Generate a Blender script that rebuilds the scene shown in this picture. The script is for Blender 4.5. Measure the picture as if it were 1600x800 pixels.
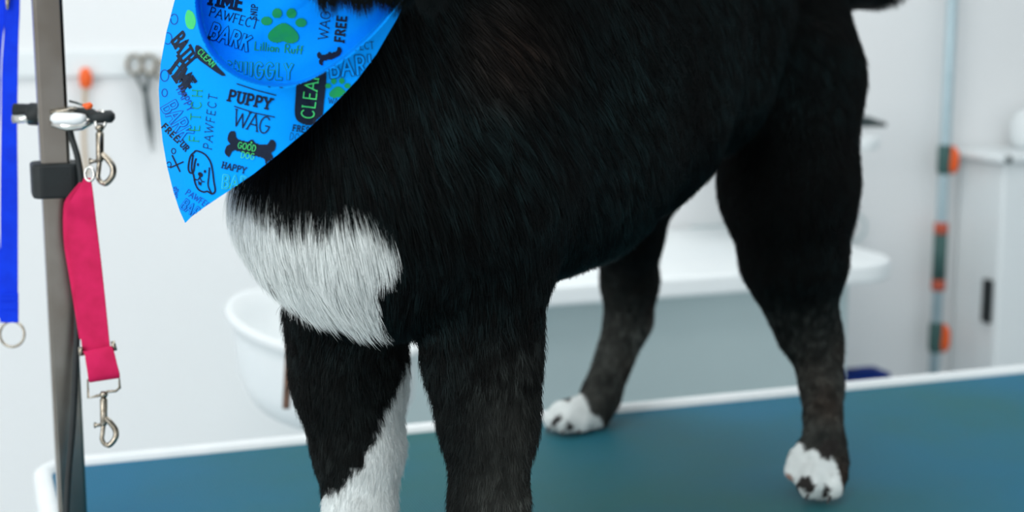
import bpy, math, random
import numpy as np
from mathutils import Vector, Matrix
from mathutils.bvhtree import BVHTree
from mathutils.kdtree import KDTree

for o in list(bpy.data.objects):
    bpy.data.objects.remove(o)
rng = np.random.default_rng(7)
random.seed(7)
SC = bpy.context.scene
COL = SC.collection

# ------------------------------------------------------------------ camera, world, lights, exposure
FPX = 2400.0
TZ = 0.80                                   # table top height
CAM = np.array([0.0, 0.0, TZ + 0.557])
YAW, PITCH = math.radians(19.8), math.radians(9.6)
FWD = np.array([math.sin(YAW)*math.cos(PITCH), math.cos(YAW)*math.cos(PITCH), -math.sin(PITCH)])
RGT = np.array([math.cos(YAW), -math.sin(YAW), 0.0])
UPV = np.cross(RGT, FWD)
FH = np.array([math.sin(YAW), math.cos(YAW), 0.0])

cam_data = bpy.data.cameras.new('camera')
cam = bpy.data.objects.new('camera', cam_data)
COL.objects.link(cam)
cam.matrix_world = Matrix(((RGT[0], UPV[0], -FWD[0], CAM[0]), (RGT[1], UPV[1], -FWD[1], CAM[1]),
                           (RGT[2], UPV[2], -FWD[2], CAM[2]), (0, 0, 0, 1)))
cam_data.sensor_width = 36.0
cam_data.lens = 36.0*FPX/1600.0
cam_data.clip_start = 0.05
cam_data.dof.use_dof = True
cam_data.dof.focus_distance = 1.24
cam_data.dof.aperture_fstop = 4.6
SC.camera = cam

SC.view_settings.view_transform = 'Standard'
SC.view_settings.look = 'None'
SC.view_settings.gamma = 1.0
SC.view_settings.use_curve_mapping = False
SC.view_settings.exposure = -0.15

world = bpy.data.worlds.new('world')
SC.world = world
world.use_nodes = True
bg = world.node_tree.nodes['Background']
bg.inputs[0].default_value = (0.95, 0.985, 1.0, 1)
bg.inputs[1].default_value = 0.95

def area_light(name, loc, target, sx, sy, power, color):
    l = bpy.data.lights.new(name, 'AREA')
    l.shape = 'RECTANGLE'; l.size = sx; l.size_y = sy; l.energy = power; l.color = color
    o = bpy.data.objects.new(name, l); COL.objects.link(o)
    o.location = loc
    d = Vector(target) - Vector(loc)
    o.rotation_euler = d.to_track_quat('-Z', 'Y').to_euler()
    return o
area_light('ceiling_light_back', (1.0, 2.0, 2.62), (1.0, 2.0, 0), 1.6, 0.9, 20, (1.0, 0.99, 0.97))
area_light('ceiling_light_front', (-0.5, 0.2, 2.62), (-0.5, 0.2, 0), 1.6, 0.9, 24, (1.0, 0.99, 0.97))
area_light('added_side_fill', (-2.6, -0.6, 1.7), (0.6, 1.6, 1.0), 1.8, 1.6, 46, (1.0, 0.99, 0.98))  # added fill lamp brightening the dog from camera left, no window stands there

# ------------------------------------------------------------------ picture helpers
def P(px, py, d):
    px, py, d = np.asarray(px, float), np.asarray(py, float), np.asarray(d, float)
    return CAM + d[..., None]*(FWD + ((px-800)/FPX)[..., None]*RGT + ((400-py)/FPX)[..., None]*UPV)
def proj(p):
    q = np.asarray(p) - CAM
    d = q @ FWD
    return 800 + FPX*(q @ RGT)/d, 400 - FPX*(q @ UPV)/d, d
def ray(px, py):
    return FWD + (px-800)/FPX*RGT + (400-py)/FPX*UPV
def onY(px, py, Y):
    r = ray(px, py); return CAM + r*((Y-CAM[1])/r[1])
def onZ(px, py, Z):
    r = ray(px, py); return CAM + r*((Z-CAM[2])/r[2])
def gd(px, py, Z=TZ):
    return (Z-CAM[2])/ray(px, py)[2]

# ------------------------------------------------------------------ materials
def lin(c):
    return tuple(((x/255)/12.92 if x/255 <= 0.04045 else ((x/255+0.055)/1.055)**2.4) for x in c)
def mat(name, rgb, rough=0.5, metal=0.0, spec=0.5, bump=None, noise=None, coat=0.0, sheen=0.0):
    m = bpy.data.materials.new(name); m.use_nodes = True
    nt = m.node_tree; b = nt.nodes['Principled BSDF']
    c = lin(rgb) + (1,)
    b.inputs['Base Color'].default_value = c
    b.inputs['Roughness'].default_value = rough
    b.inputs['Metallic'].default_value = metal
    b.inputs['Specular IOR Level'].default_value = spec
    b.inputs['Coat Weight'].default_value = coat
    b.inputs['Sheen Weight'].default_value = sheen
    if noise:
        tc = nt.nodes.new('ShaderNodeTexCoord'); nz = nt.nodes.new('ShaderNodeTexNoise')
        nz.inputs['Scale'].default_value = noise[0]; nz.inputs['Detail'].default_value = 5
        mx = nt.nodes.new('ShaderNodeMix'); mx.data_type = 'RGBA'
        mx.inputs[6].default_value = c; mx.inputs[7].default_value = lin(noise[1]) + (1,)
        nt.links.new(tc.outputs['Object'], nz.inputs['Vector'])
        rp = nt.nodes.new('ShaderNodeMapRange'); rp.inputs[1].default_value = 0.35; rp.inputs[2].default_value = 0.65
        nt.links.new(nz.outputs['Fac'], rp.inputs[0]); nt.links.new(rp.outputs[0], mx.inputs[0])
        nt.links.new(mx.outputs[2], b.inputs['Base Color'])
    if bump:
        tc = nt.nodes.new('ShaderNodeTexCoord'); nz = nt.nodes.new('ShaderNodeTexNoise')
        nz.inputs['Scale'].default_value = bump[0]; nz.inputs['Detail'].default_value = 4
        bm = nt.nodes.new('ShaderNodeBump'); bm.inputs['Strength'].default_value = bump[1]; bm.inputs['Distance'].default_value = bump[2]
        nt.links.new(tc.outputs['Object'], nz.inputs['Vector']); nt.links.new(nz.outputs['Fac'], bm.inputs['Height'])
        nt.links.new(bm.outputs[0], b.inputs['Normal'])
    return m
M = {}
M['wall'] = mat('wall_paint', (240, 242, 243), 0.7, bump=(60, 0.1, 0.001))
M['ceiling'] = mat('ceiling_paint', (240, 243, 244), 0.8, noise=(3, (236, 240, 242)))
M['floor'] = mat('floor_vinyl', (196, 208, 212), 0.35, noise=(6, (184, 198, 204)))
M['white'] = mat('white_enamel', (240, 245, 246), 0.3, noise=(4, (236, 242, 244)))
M['rim'] = mat('white_table_edge', (242, 246, 247), 0.4, noise=(20, (236, 242, 243)))
M['grey_panel'] = mat('grey_panel', (188, 206, 208), 0.5, noise=(3, (194, 212, 214)))
M['chrome'] = mat('polished_steel', (146, 142, 136), 0.22, 1.0, noise=(14, (128, 122, 114)))
M['nickel'] = mat('nickel', (175, 168, 155), 0.22, 1.0, noise=(200, (140, 132, 118)))
M['bright_metal'] = mat('bright_metal', (232, 232, 228), 0.2, 1.0, noise=(120, (205, 205, 200)))
M['rubber'] = mat('black_rubber', (16, 24, 26), 0.6, noise=(40, (22, 32, 34)), bump=(400, 0.3, 0.001))
M['blue_web'] = mat('blue_webbing', (0, 58, 225), 0.7, spec=0.15, noise=(60, (0, 50, 210)))
M['pink_web'] = mat('pink_webbing', (205, 27, 88), 0.7, spec=0.2, noise=(60, (188, 20, 76)))
M['orange'] = mat('orange_plastic', (250, 105, 25), 0.4, noise=(40, (240, 92, 20)))
M['dim_orange'] = mat('dull_orange_band', (190, 85, 60), 0.5, noise=(40, (178, 76, 54)))
M['green_grip'] = mat('grey_green_grip', (62, 100, 96), 0.6, noise=(80, (54, 90, 88)))
M['pole_grey'] = mat('grey_aluminium_tube', (165, 188, 196), 0.35, 0.3, noise=(20, (175, 196, 204)))
M['beige'] = mat('beige_cord', (205, 185, 160), 0.7, noise=(100, (190, 168, 140)))
M['wood'] = mat('brown_wood', (120, 88, 70), 0.55, noise=(50, (92, 66, 52)))
M['navy'] = mat('blue_plastic', (2, 46, 128), 0.6, spec=0.1, noise=(40, (2, 40, 115)))
M['steel_dark'] = mat('dark_steel', (70, 82, 84), 0.35, 0.8, noise=(60, (90, 100, 100)))
M['claw'] = mat('dark_claw', (40, 38, 38), 0.35, noise=(200, (60, 55, 52)))
M['print_dark'] = mat('ink_navy', (6, 22, 44), 0.7, spec=0.2, noise=(200, (8, 28, 52)))
M['print_mid'] = mat('ink_blue', (10, 62, 150), 0.7, spec=0.2, noise=(200, (10, 70, 165)))
M['print_green'] = mat('ink_green', (20, 150, 78), 0.7, spec=0.2, noise=(200, (18, 142, 90)))
M['print_mint'] = mat('ink_mint', (70, 205, 110), 0.7, spec=0.2, noise=(200, (60, 195, 120)))

# bandana cloth: fine weave
m = mat('bandana_cotton', (0, 150, 255), 0.85, spec=0.08, sheen=0.0)
nt = m.node_tree; b = nt.nodes['Principled BSDF']
tc = nt.nodes.new('ShaderNodeTexCoord'); nz = nt.nodes.new('ShaderNodeTexNoise'); nz.inputs['Scale'].default_value = 900
bp = nt.nodes.new('ShaderNodeBump'); bp.inputs['Strength'].default_value = 0.25; bp.inputs['Distance'].default_value = 0.0006
nt.links.new(tc.outputs['Object'], nz.inputs['Vector']); nt.links.new(nz.outputs['Fac'], bp.inputs['Height']); nt.links.new(bp.outputs[0], b.inputs['Normal'])
M['bandana'] = m

# ribbed rubber mat
m = mat('table_mat', (14, 74, 98), 0.5, spec=0.16)
nt = m.node_tree; b = nt.nodes['Principled BSDF']
tc = nt.nodes.new('ShaderNodeTexCoord')
w1 = nt.nodes.new('ShaderNodeTexWave'); w1.inputs['Scale'].default_value = 95; w1.bands_direction = 'X'; w1.inputs['Distortion'].default_value = 0.4
w2 = nt.nodes.new('ShaderNodeTexWave'); w2.inputs['Scale'].default_value = 95; w2.bands_direction = 'Y'; w2.inputs['Distortion'].default_value = 0.4
ad = nt.nodes.new('ShaderNodeMath'); ad.operation = 'ADD'
nt.links.new(tc.outputs['Object'], w1.inputs['Vector']); nt.links.new(tc.outputs['Object'], w2.inputs['Vector'])
nt.links.new(w1.outputs['Fac'], ad.inputs[0]); nt.links.new(w2.outputs['Fac'], ad.inputs[1])
bp = nt.nodes.new('ShaderNodeBump'); bp.inputs['Strength'].default_value = 0.6; bp.inputs['Distance'].default_value = 0.001
nt.links.new(ad.outputs[0], bp.inputs['Height']); nt.links.new(bp.outputs[0], b.inputs['Normal'])
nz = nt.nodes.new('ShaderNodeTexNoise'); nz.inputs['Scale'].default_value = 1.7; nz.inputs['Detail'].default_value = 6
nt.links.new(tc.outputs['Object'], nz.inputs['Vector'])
cr = nt.nodes.new('ShaderNodeValToRGB')  # blue-green mottling puts the bluish reflections on the rubber into its base colour
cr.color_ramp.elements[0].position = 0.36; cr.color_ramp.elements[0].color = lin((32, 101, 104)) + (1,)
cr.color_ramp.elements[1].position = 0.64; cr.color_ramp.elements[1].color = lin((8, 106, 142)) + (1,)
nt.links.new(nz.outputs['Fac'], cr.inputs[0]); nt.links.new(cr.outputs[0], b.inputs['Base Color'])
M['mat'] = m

# coat materials read the coat colour stored on the geometry
def coat_mat(name, rough, spec):
    m = bpy.data.materials.new(name); m.use_nodes = True
    nt = m.node_tree; b = nt.nodes['Principled BSDF']
    at = nt.nodes.new('ShaderNodeAttribute'); at.attribute_name = 'coat'
    nt.links.new(at.outputs['Color'], b.inputs['Base Color'])
    b.inputs['Roughness'].default_value = rough; b.inputs['Specular IOR Level'].default_value = spec
    return m
M['skin'] = coat_mat('dog_undercoat', 0.85, 0.1)
M['fur'] = coat_mat('dog_fur', 0.44, 0.11)

# ------------------------------------------------------------------ mesh helpers
class MB:
    def __init__(s): s.v = []; s.f = []; s.m = []
    def add(s, v, f, mi=0):
        k = len(s.v); s.v += [tuple(map(float, x)) for x in v]
        s.f += [tuple(i+k for i in q) for q in f]; s.m += [mi]*len(f); return s
    def box(s, c, size, R=None, mi=0):
        R = np.eye(3) if R is None else R
        v = [np.array(c) + R @ (np.array([x, y, z])*np.array(size)/2) for x in (-1, 1) for y in (-1, 1) for z in (-1, 1)]
        f = [(0, 1, 3, 2), (4, 6, 7, 5), (0, 4, 5, 1), (2, 3, 7, 6), (0, 2, 6, 4), (1, 5, 7, 3)]
        return s.add(v, f, mi)
    def tube(s, pts, r, n=12, closed=False, mi=0, flat=1.0):
        pts = [np.array(p, float) for p in pts]; N = len(pts)
        rs = r if hasattr(r, '__len__') else [r]*N
        v = []; up = None
        for i, p in enumerate(pts):
            if closed: t = pts[(i+1) % N] - pts[i-1]
            else: t = pts[min(i+1, N-1)] - pts[max(i-1, 0)]
            t = t/(np.linalg.norm(t)+1e-12)
            if up is None:
                up = np.array([0, 0, 1.0]) if abs(t[2]) < 0.9 else RGT.copy()
            u = up - t*(up@t); u /= np.linalg.norm(u)+1e-12; w = np.cross(t, u); up = u
            for k in range(n):
                a = 2*math.pi*k/n
                v.append(p + rs[i]*(math.cos(a)*u*flat + math.sin(a)*w))
        f = []
        for i in range(N if closed else N-1):
            for k in range(n):
                a, b_ = i*n+k, i*n+(k+1) % n; c, d = ((i+1) % N)*n+(k+1) % n, ((i+1) % N)*n+k
                f.append((a, b_, c, d))
        if not closed:
            f.append(tuple(range(n))[::-1]); f.append(tuple((N-1)*n+k for k in range(n)))
        return s.add(v, f, mi)
    def lathe(s, c, prof, n=32, mi=0, axis=(0, 0, 1), sx=1, sy=1):
        ax = np.array(axis, float); ax /= np.linalg.norm(ax)
        a0 = np.cross(ax, [0, 1, 0] if abs(ax[1]) < 0.9 else [1, 0, 0]); a0 /= np.linalg.norm(a0); a1 = np.cross(ax, a0)
        v = []
        for r, z in prof:
            for k in range(n):
                a = 2*math.pi*k/n
                v.append(np.array(c) + ax*z + r*(sx*math.cos(a)*a0 + sy*math.sin(a)*a1))
        f = []
        for i in range(len(prof)-1):
            for k in range(n):
                f.append((i*n+k, i*n+(k+1) % n, (i+1)*n+(k+1) % n, (i+1)*n+k))
        f.append(tuple(range(n))[::-1]); f.append(tuple((len(prof)-1)*n+k for k in range(n)))
        return s.add(v, f, mi)
    def ribbon(s, ctr, wid, thick, mi=0, nrm=None):
        """strap: centre points, half width vectors, thickness"""
        N = len(ctr); v = []
        for i in range(N):
            c = np.array(ctr[i], float); w = np.array(wid[i], float)
            t = np.array(ctr[min(i+1, N-1)], float) - np.array(ctr[max(i-1, 0)], float)
            n = np.cross(t, w); n /= np.linalg.norm(n)+1e-12
            h = n*thick/2
            v += [c-w-h, c+w-h, c+w+h, c-w+h]
        f = []
        for i in range(N-1):
            for k in range(4):
                a = i*4+k; b_ = i*4+(k+1) % 4
                f.append((a, b_, b_+4, a+4))
        f += [(3, 2, 1, 0), tuple((N-1)*4+k for k in range(4))]
        return s.add(v, f, mi)
    def build(s, name, mats, parent=None, smooth=False, bevel=0, origin=None):
        me = bpy.data.meshes.new(name)
        v = np.array(s.v)
        me.from_pydata([tuple(x) for x in v], [], s.f)
        if not isinstance(mats, (list, tuple)): mats = [mats]
        for x in mats: me.materials.append(x)
        me.polygons.foreach_set('material_index', s.m)
        if smooth: me.polygons.foreach_set('use_smooth', [True]*len(me.polygons))
        me.update()
        o = bpy.data.objects.new(name, me); COL.objects.link(o)
        if parent is not None:
            o.parent = parent
            o.matrix_parent_inverse = Matrix.Translation(-Vector(parent.location))
        if bevel:
            md = o.modifiers.new('Bevel', 'BEVEL'); md.width = bevel; md.segments = 3; md.limit_method = 'ANGLE'
            md.angle_limit = math.radians(40)
        return o
def thing(name, loc, label, cat, group=None):
    o = bpy.data.objects.new(name, None); COL.objects.link(o); o.location = tuple(loc)
    o.empty_display_size = 0.05
    return tag(o, label, cat, group)
def tag(o, label, cat, group=None):
    o['label'] = label; o['category'] = cat
    if group: o['group'] = group
    return o
def struct(o):
    o['kind'] = 'structure'; return o
def smooth_curve(pts, n=8, closed=False):
    pts = [np.array(p, float) for p in pts]; N = len(pts); out = []
    for i in range(N if closed else N-1):
        if closed: p0, p1, p2, p3 = pts[i-1], pts[i], pts[(i+1) % N], pts[(i+2) % N]
        else: p0, p1, p2, p3 = pts[max(i-1, 0)], pts[i], pts[i+1], pts[min(i+2, N-1)]
        for k in range(n):
            t = k/n
            out.append(0.5*((2*p1)+(-p0+p2)*t+(2*p0-5*p1+4*p2-p3)*t*t+(-p0+3*p1-3*p2+p3)*t**3))
    if not closed: out.append(pts[-1])
    return out

# ------------------------------------------------------------------ room
YW = 3.05
struct(MB().box((1.0, 0.5, -0.02), (7, 6, 0.04)).build('floor', M['floor']))
struct(MB().box((1.0, YW+0.05, 1.35), (7, 0.1, 2.7)).build('wall_back', M['wall']))
struct(MB().box((4.45, 0.5, 1.35), (0.1, 5.0, 2.7)).build('wall_right', M['wall']))
struct(MB().box((1.0, 0.5, 2.72), (7, 6, 0.04)).build('ceiling', M['ceiling']))
struct(MB().box((1.0, YW-0.008, 0.05), (6.8, 0.016, 0.1)).build('baseboard_back', M['white'], bevel=0.004))

# ------------------------------------------------------------------ grooming table
zt = TZ
bl = onZ(320, 709, zt); br = onZ(1600, 583, zt)
YB = 0.5*(bl[1]+br[1])                       # far edge of the mat
XL = onZ(84, 760, zt)[0]
XR = XL + 1.75
YF = YB - 0.80
tbl = thing('grooming_table', ((XL+XR)/2, (YB+YF)/2, 0), 'dog grooming table with a blue-green ribbed rubber top and white edging', 'table')
def rounded_rect(x0, x1, y0, y1, r, n=8):
    out = []
    for cx, cy, a0 in ((x1-r, y1-r, 0), (x0+r, y1-r, 90), (x0+r, y0+r, 180), (x1-r, y0+r, 270)):
        for k in range(n+1):
            a = math.radians(a0 + 90*k/n); out.append((cx+r*math.cos(a), cy+r*math.sin(a)))
    return out
def slab(mb, outline, z0, z1, mi=0):
    n = len(outline)
    v = [(x, y, z0) for x, y in outline] + [(x, y, z1) for x, y in outline]
    f = [tuple(range(n))[::-1], tuple(range(n, 2*n))] + [(i, (i+1) % n, n+(i+1) % n, n+i) for i in range(n)]
    return mb.add(v, f, mi)
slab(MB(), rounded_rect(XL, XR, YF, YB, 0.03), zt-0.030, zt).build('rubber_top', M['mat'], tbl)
# white extruded edge
prof = [(-0.002, -0.032), (0.014, -0.034), (0.020, -0.028), (0.021, -0.002), (0.0195, 0.005), (0.015, 0.0088), (0.007, 0.0092), (0.0015, 0.006), (-0.001, -0.001)]
mb = MB(); base = rounded_rect(XL, XR, YF, YB, 0.03, 10); n = len(base); rings = []
for i, (x, y) in enumerate(base):
    a = np.array(base[(i+1) % n]) - np.array(base[i-1]); nn = np.array([a[1], -a[0]]); nn /= np.linalg.norm(nn)
    rings.append([(x+nn[0]*q, y+nn[1]*q, zt+h) for q, h in prof])
k = len(prof)
mb.add([p for r_ in rings for p in r_], [(i*k+j, i*k+(j+1) % k, ((i+1) % n)*k+(j+1) % k, ((i+1) % n)*k+j) for i in range(n) for j in range(k)])
mb.build('edge_trim', M['rim'], tbl, smooth=True)
mb = MB()
for yy in (YF+0.08, YB-0.08): mb.box(((XL+XR)/2, yy, zt-0.05), (XR-XL-0.1, 0.04, 0.038))
for xx in (XL+0.1, XR-0.1): mb.box((xx, (YF+YB)/2, zt-0.05), (0.04, YB-YF-0.2, 0.038))
mb.build('frame', M['chrome'], tbl, bevel=0.004)
for xx in (XL+0.14, XR-0.14):
    for yy in (YF+0.11, YB-0.11):
        MB().tube([(xx, yy, 0.02), (xx, yy, zt-0.069)], 0.016, 16).build('leg', M['chrome'], tbl, smooth=False)

# ------------------------------------------------------------------ counter behind the dog
YC = 2.50
c0 = onY(600, 490, YC); c1 = onY(1378, 418, YC+0.10)
zc_top = onY(950, 440, YC)[2]; zc_bot = onY(950, 474, YC)[2]
ctr = thing('counter', ((c0[0]+c1[0])/2, 2.78, 0), 'white counter with rounded front edge and grey front, behind the dog', 'counter')
xr = c1[0]; xl = c0[0]
out = [(xl, YW-0.01), (xl, YC+0.03), (xl+0.03, YC)]
for k in range(13):
    a = math.radians(-90 + 90*k/12); out.append((xr-0.10+0.10*math.cos(a), YC+0.10+0.10*math.sin(a)))
out += [(xr, YW-0.01)]
slab(MB(), out, zc_bot, zc_top).build('worktop', M['white'], ctr, bevel=0.009)
xp = onY(1300, 500, YC+0.2)[0]
MB().box(((xl+xp)/2+0.02, (YC+0.14+YW-0.01)/2, zc_bot/2+0.0), (xp-xl-0.04, YW-0.01-YC-0.14, zc_bot-0.002)).build('front_panel', M['grey_panel'], ctr, bevel=0.004)
# thin grey rail on the wall over the counter
t0, t1 = onY(1080, 358, YW), onY(1175, 352, YW)
o = MB().box(((t0[0]+t1[0])/2, YW-0.0075, t0[2]), (t1[0]-t0[0], 0.015, 0.012)).build('wall_rail', M['grey_panel'], bevel=0.002)
tag(o, 'thin grey rail on the wall above the counter, seen between the hind legs', 'rail')

# upper wall shelf with a brush
ZS = onY(1372, 226, 2.72)[2]
s1 = onY(1392, 228, 2.72)[0]; s0 = onY(1150, 228, 2.72)[0]
out = [(s0, YW-0.002), (s0, 2.74)]
for k in range(9):
    a = math.radians(-90+90*k/8); out.append((s1-0.06+0.06*math.cos(a), 2.78+0.06*math.sin(a)))
out.append((s1, YW-0.002))
sh = slab(MB(), out, ZS-0.012, ZS+0.014).build('wall_shelf', M['white'], bevel=0.006)
tag(sh, 'small white wall shelf with rounded corner behind the rump', 'shelf')
q = onY(1366, 194, 2.85)
br_ = thing('grooming_brush', (q[0]-0.06, q[1], ZS+0.014), 'dark grooming brush lying on the white wall shelf', 'brush')
MB().tube([(q[0]-0.22, 2.85, ZS+0.03), (q[0]-0.10, 2.85, ZS+0.034), (q[0]-0.02, 2.85, ZS+0.036), (q[0]+0.028, 2.85, ZS+0.028)], [0.008, 0.012, 0.012, 0.005], 12).build('handle', M['steel_dark'], br_, smooth=True)
MB().box((q[0]-0.16, 2.85, ZS+0.021), (0.10, 0.04, 0.012)).build('bristle_pad', M['beige'], br_, bevel=0.003)
# cable ring hanging at the wall below the shelf
q = onY(1336, 356, YW-0.02)
rp = [q + np.array([0.028*math.cos(a), 0, 0.030*math.sin(a)]) for a in np.linspace(0, 2*math.pi, 28, endpoint=False)]
o = MB().tube(rp, 0.0028, 8, closed=True).build('cable_loop', M['grey_panel'], smooth=True)
tag(o, 'thin grey cable loop hanging on the wall above the counter end', 'cable')
# slim blue bin whose lid shows above the far table edge
q0 = onY(1328, 590, 2.78); q1 = onY(1396, 582, 2.78); zb = onY(1340, 589, 2.78)[2]
cx = (q0[0]+q1[0])/2; wb = abs(q1[0]-q0[0])
bn = thing('waste_bin', (cx, 2.82, 0), 'slim dark blue bin showing above the far table edge, beside the near hind leg', 'bin')
slab(MB(), rounded_rect(cx-wb/2+0.004, cx+wb/2-0.004, 2.785, 2.855, 0.012), 0.0, zb-0.024).build('bin_body', M['navy'], bn, bevel=0.003)
slab(MB(), rounded_rect(cx-wb/2, cx+wb/2, 2.78, 2.86, 0.014), zb-0.0235, zb).build('lid', M['navy'], bn, bevel=0.004)
MB().box((cx, 2.82, zb+0.003), (wb*0.5, 0.03, 0.006)).build('lid_handle', M['navy'], bn, bevel=0.002)

# ------------------------------------------------------------------ white basin on a pedestal, left behind the chest
qb = onY(508, 515, 2.21); d0 = gd(505, 515, qb[2])
bs = thing('wash_basin', (qb[0], 2.21, 0), 'oval white wash basin on a pedestal, behind the dog\'s chest', 'basin')
W_ = 0.140; D_ = 0.17
prof = [(0.40, -0.140), (0.80, -0.125), (0.93, -0.085), (0.96, -0.03), (0.97, -0.012), (1.02, -0.008), (1.05, 0.0), (1.02, 0.008), (0.96, 0.006), (0.90, -0.02), (0.80, -0.055), (0.55, -0.085), (0.1, -0.095)]
YBS = 2.21; qc = onY(508, 506, YBS)
mb = MB(); nb = 56; v = []
for r_, h in prof:
    for k in range(nb):
        a = 2*math.pi*k/nb
        x = r_*W_*math.cos(a); y = r_*D_*math.sin(a)
        v.append((qc[0]+x, YBS+y, qc[2]+h*1.0 + 0.10*r_*D_*math.sin(a) - 0.14*x))
f = [(i*nb+k, i*nb+(k+1) % nb, (i+1)*nb+(k+1) % nb, (i+1)*nb+k) for i in range(len(prof)-1) for k in range(nb)]
f += [tuple(range(nb))[::-1], tuple((len(prof)-1)*nb+k for k in range(nb))]
mb.add(v, f); mb.build('bowl', M['white'], bs, smooth=True)
MB().lathe((qc[0]+0.02, YBS, 0), [(0.085, 0.0), (0.08, 0.03), (0.045, 0.10), (0.04, qc[2]-0.2), (0.06, qc[2]-0.10)], 32).build('pedestal', M['white'], bs, smooth=True)
# wooden handled brush hooked over the basin rim
ya = YBS - D_*1.05 - 0.012
a0 = onY(455, 480, ya); a1 = onY(447, 638, ya)
o = MB().tube(smooth_curve([a0+np.array([0.004, 0.04, 0.004]), a0+np.array([0, 0.015, 0.012]), a0, a0*0.5+a1*0.5, a1], 6), 0.0052, 10).build('wooden_stick', M['wood'], smooth=True)
tag(o, 'thin brown wooden stick hanging down in front of the white basin', 'stick')

# ------------------------------------------------------------------ tools on the wall, left
r0 = onY(40, 100, YW); r1 = onY(300, 96, YW)
o = MB().box(((r0[0]+r1[0])/2, YW-0.006, r0[2]), (r1[0]-r0[0]+0.3, 0.012, 0.05)).build('tool_rail', M['white'], bevel=0.004)
tag(o, 'white tool rail on the back wall above the scissors', 'rail')
def scissors(name, px, py0, py1, hand, lab, ringpx, grp, bl_mat):
    a = onY(px, py0, YW-0.02); b_ = onY(px+18, py1, YW-0.02)
    t = thing(name, a, lab, 'scissors', grp)
    h = abs(a[2]-b_[2]); s = 2.95/FPX
    for sg, off in ((-1, -11), (1, 11)):
        c = a + np.array([off*s, 0, -ringpx*s*0.6])
        pts = [c+np.array([0.75*ringpx*s*math.cos(q_), sg*0.001, ringpx*s*math.sin(q_)]) for q_ in np.linspace(0, 2*math.pi, 20, endpoint=False)]
        MB().tube(pts, 0.0036, 8, closed=True).build('finger_ring', hand, t, smooth=True)
    m_ = a + (b_-a)*0.38
    for sg in (-1, 1):
        top = a + np.array([sg*11*s, sg*0.003, -ringpx*s*1.5])
        MB().tube([top, m_+np.array([0, sg*0.003, 0]), m_+(b_-m_)*0.5+np.array([-sg*0.003, sg*0.003, 0]), b_+np.array([-sg*0.002, sg*0.003, 0])],
                  [0.005, 0.0085, 0.006, 0.0012], 8, flat=0.5).build('blade', bl_mat, t, smooth=True)
    return t
scissors('grooming_scissors', 221, 92, 238, M['nickel'], 'steel grooming scissors hanging on the wall, nearest the pole', 15, 'scissors on the wall', M['steel_dark'])
scissors('grooming_scissors', 262, 100, 246, M['nickel'], 'steel grooming scissors hanging on the wall, half hidden by the bandana', 13, 'scissors on the wall', M['pole_grey'])
a = onY(134, 122, YW-0.02)
t = thing('hanging_tool', a, 'orange topped tool with a beige handle hanging between pole and bandana', 'tool')
mb = MB(); mb.lathe(a, [(0.004, -0.020), (0.011, -0.016), (0.013, 0.0), (0.009, 0.016), (0.003, 0.020)], 16); mb.build('head', M['orange'], t, smooth=True)
pts = [onY(134, 134, YW-0.02), onY(132, 165, YW-0.02), onY(131, 220, YW-0.02), onY(136, 275, YW-0.02)]
MB().tube(smooth_curve(pts, 6), 0.0045, 8).build('handle', M['beige'], t, smooth=True)

# ------------------------------------------------------------------ telescopic pole leaning at the wall, right
YP = YW-0.05
pt, pb = onY(1491, -60, YP), onY(1459, 590, YP)
dirp = (pb-pt)/np.linalg.norm(pb-pt)
pend = pt + dirp*((pt[2]-0.01)/-dirp[2])
ptop = pt - dirp*0.25
tp = thing('telescopic_pole', pend, 'grey telescopic pole with orange clips leaning on the wall, beside the dog\'s rump', 'pole')
MB().tube([ptop, pend], 0.0125, 16).build('tube', M['pole_grey'], tp, smooth=True)
def alongp(py):
    z = onY(1475, py, YP)[2]; return pt + dirp*((pt[2]-z)/-dirp[2])
for ya_, yb_ in ((226, 272), (502, 549)):
    a, b_ = alongp(ya_), alongp(yb_)
    c = MB().tube([a, a+(b_-a)*0.1, a+(b_-a)*0.9, b_], [0.013, 0.0165, 0.0165, 0.013], 16).build('clamp', M['green_grip'], tp, smooth=True)
    off = np.array([0.013, -0.012, 0])
    cc = MB().tube([a+off+(b_-a)*0.05, a+off*1.3+(b_-a)*0.3, a+off*1.2+(b_-a)*0.75, a+off+(b_-a)*0.95], [0.005, 0.0105, 0.012, 0.007], 12)
    oo = cc.build('lever', M['orange'], None, smooth=True); oo.parent = c; oo['label'] = 'orange lever'
a, b_ = alongp(347), alongp(453)
MB().tube([a+(b_-a)*0.17, a+(b_-a)*0.83], 0.0160, 16).build('grip', M['green_grip'], tp, smooth=True)
for u0, u1 in ((0, 0.17), (0.83, 1)):
    MB().tube([a+(b_-a)*u0, a+(b_-a)*(u0+0.02), a+(b_-a)*(u1-0.02), a+(b_-a)*u1], [0.014, 0.0165, 0.0165, 0.014], 16).build('grip_band', M['dim_orange'], tp, smooth=True)

# ------------------------------------------------------------------ slim white wall cabinet at the right edge
YM = 2.88
e = onY(1562, 400, YM); zt_ = onY(1560, 256, YM)[2]
DPTH = YW-YM-0.002
mc = thing('wall_cabinet', (e[0]+0.2, YM+DPTH/2, 0), 'slim white cabinet with overhanging top and black slot handle at the right edge', 'cabinet')
MB().box((e[0]+0.20, YM+DPTH/2, zt_/2), (0.40, DPTH, zt_)).build('body', M['white'], mc, bevel=0.010)
MB().box((e[0]+0.19, YM+DPTH/2-0.008, zt_+0.011), (0.43, DPTH+0.015, 0.020)).build('top_panel', M['white'], mc, bevel=0.008)
h0, h1 = onY(1557, 440, YM), onY(1551, 508, YM)
MB().box((e[0]-0.005, YM+0.030, (h0[2]+h1[2])/2), (0.012, 0.030, abs(h0[2]-h1[2]))).build('slot_handle', M['rubber'], mc, bevel=0.004)
k_ = onY(1578, 246, YM-0.02)
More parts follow.
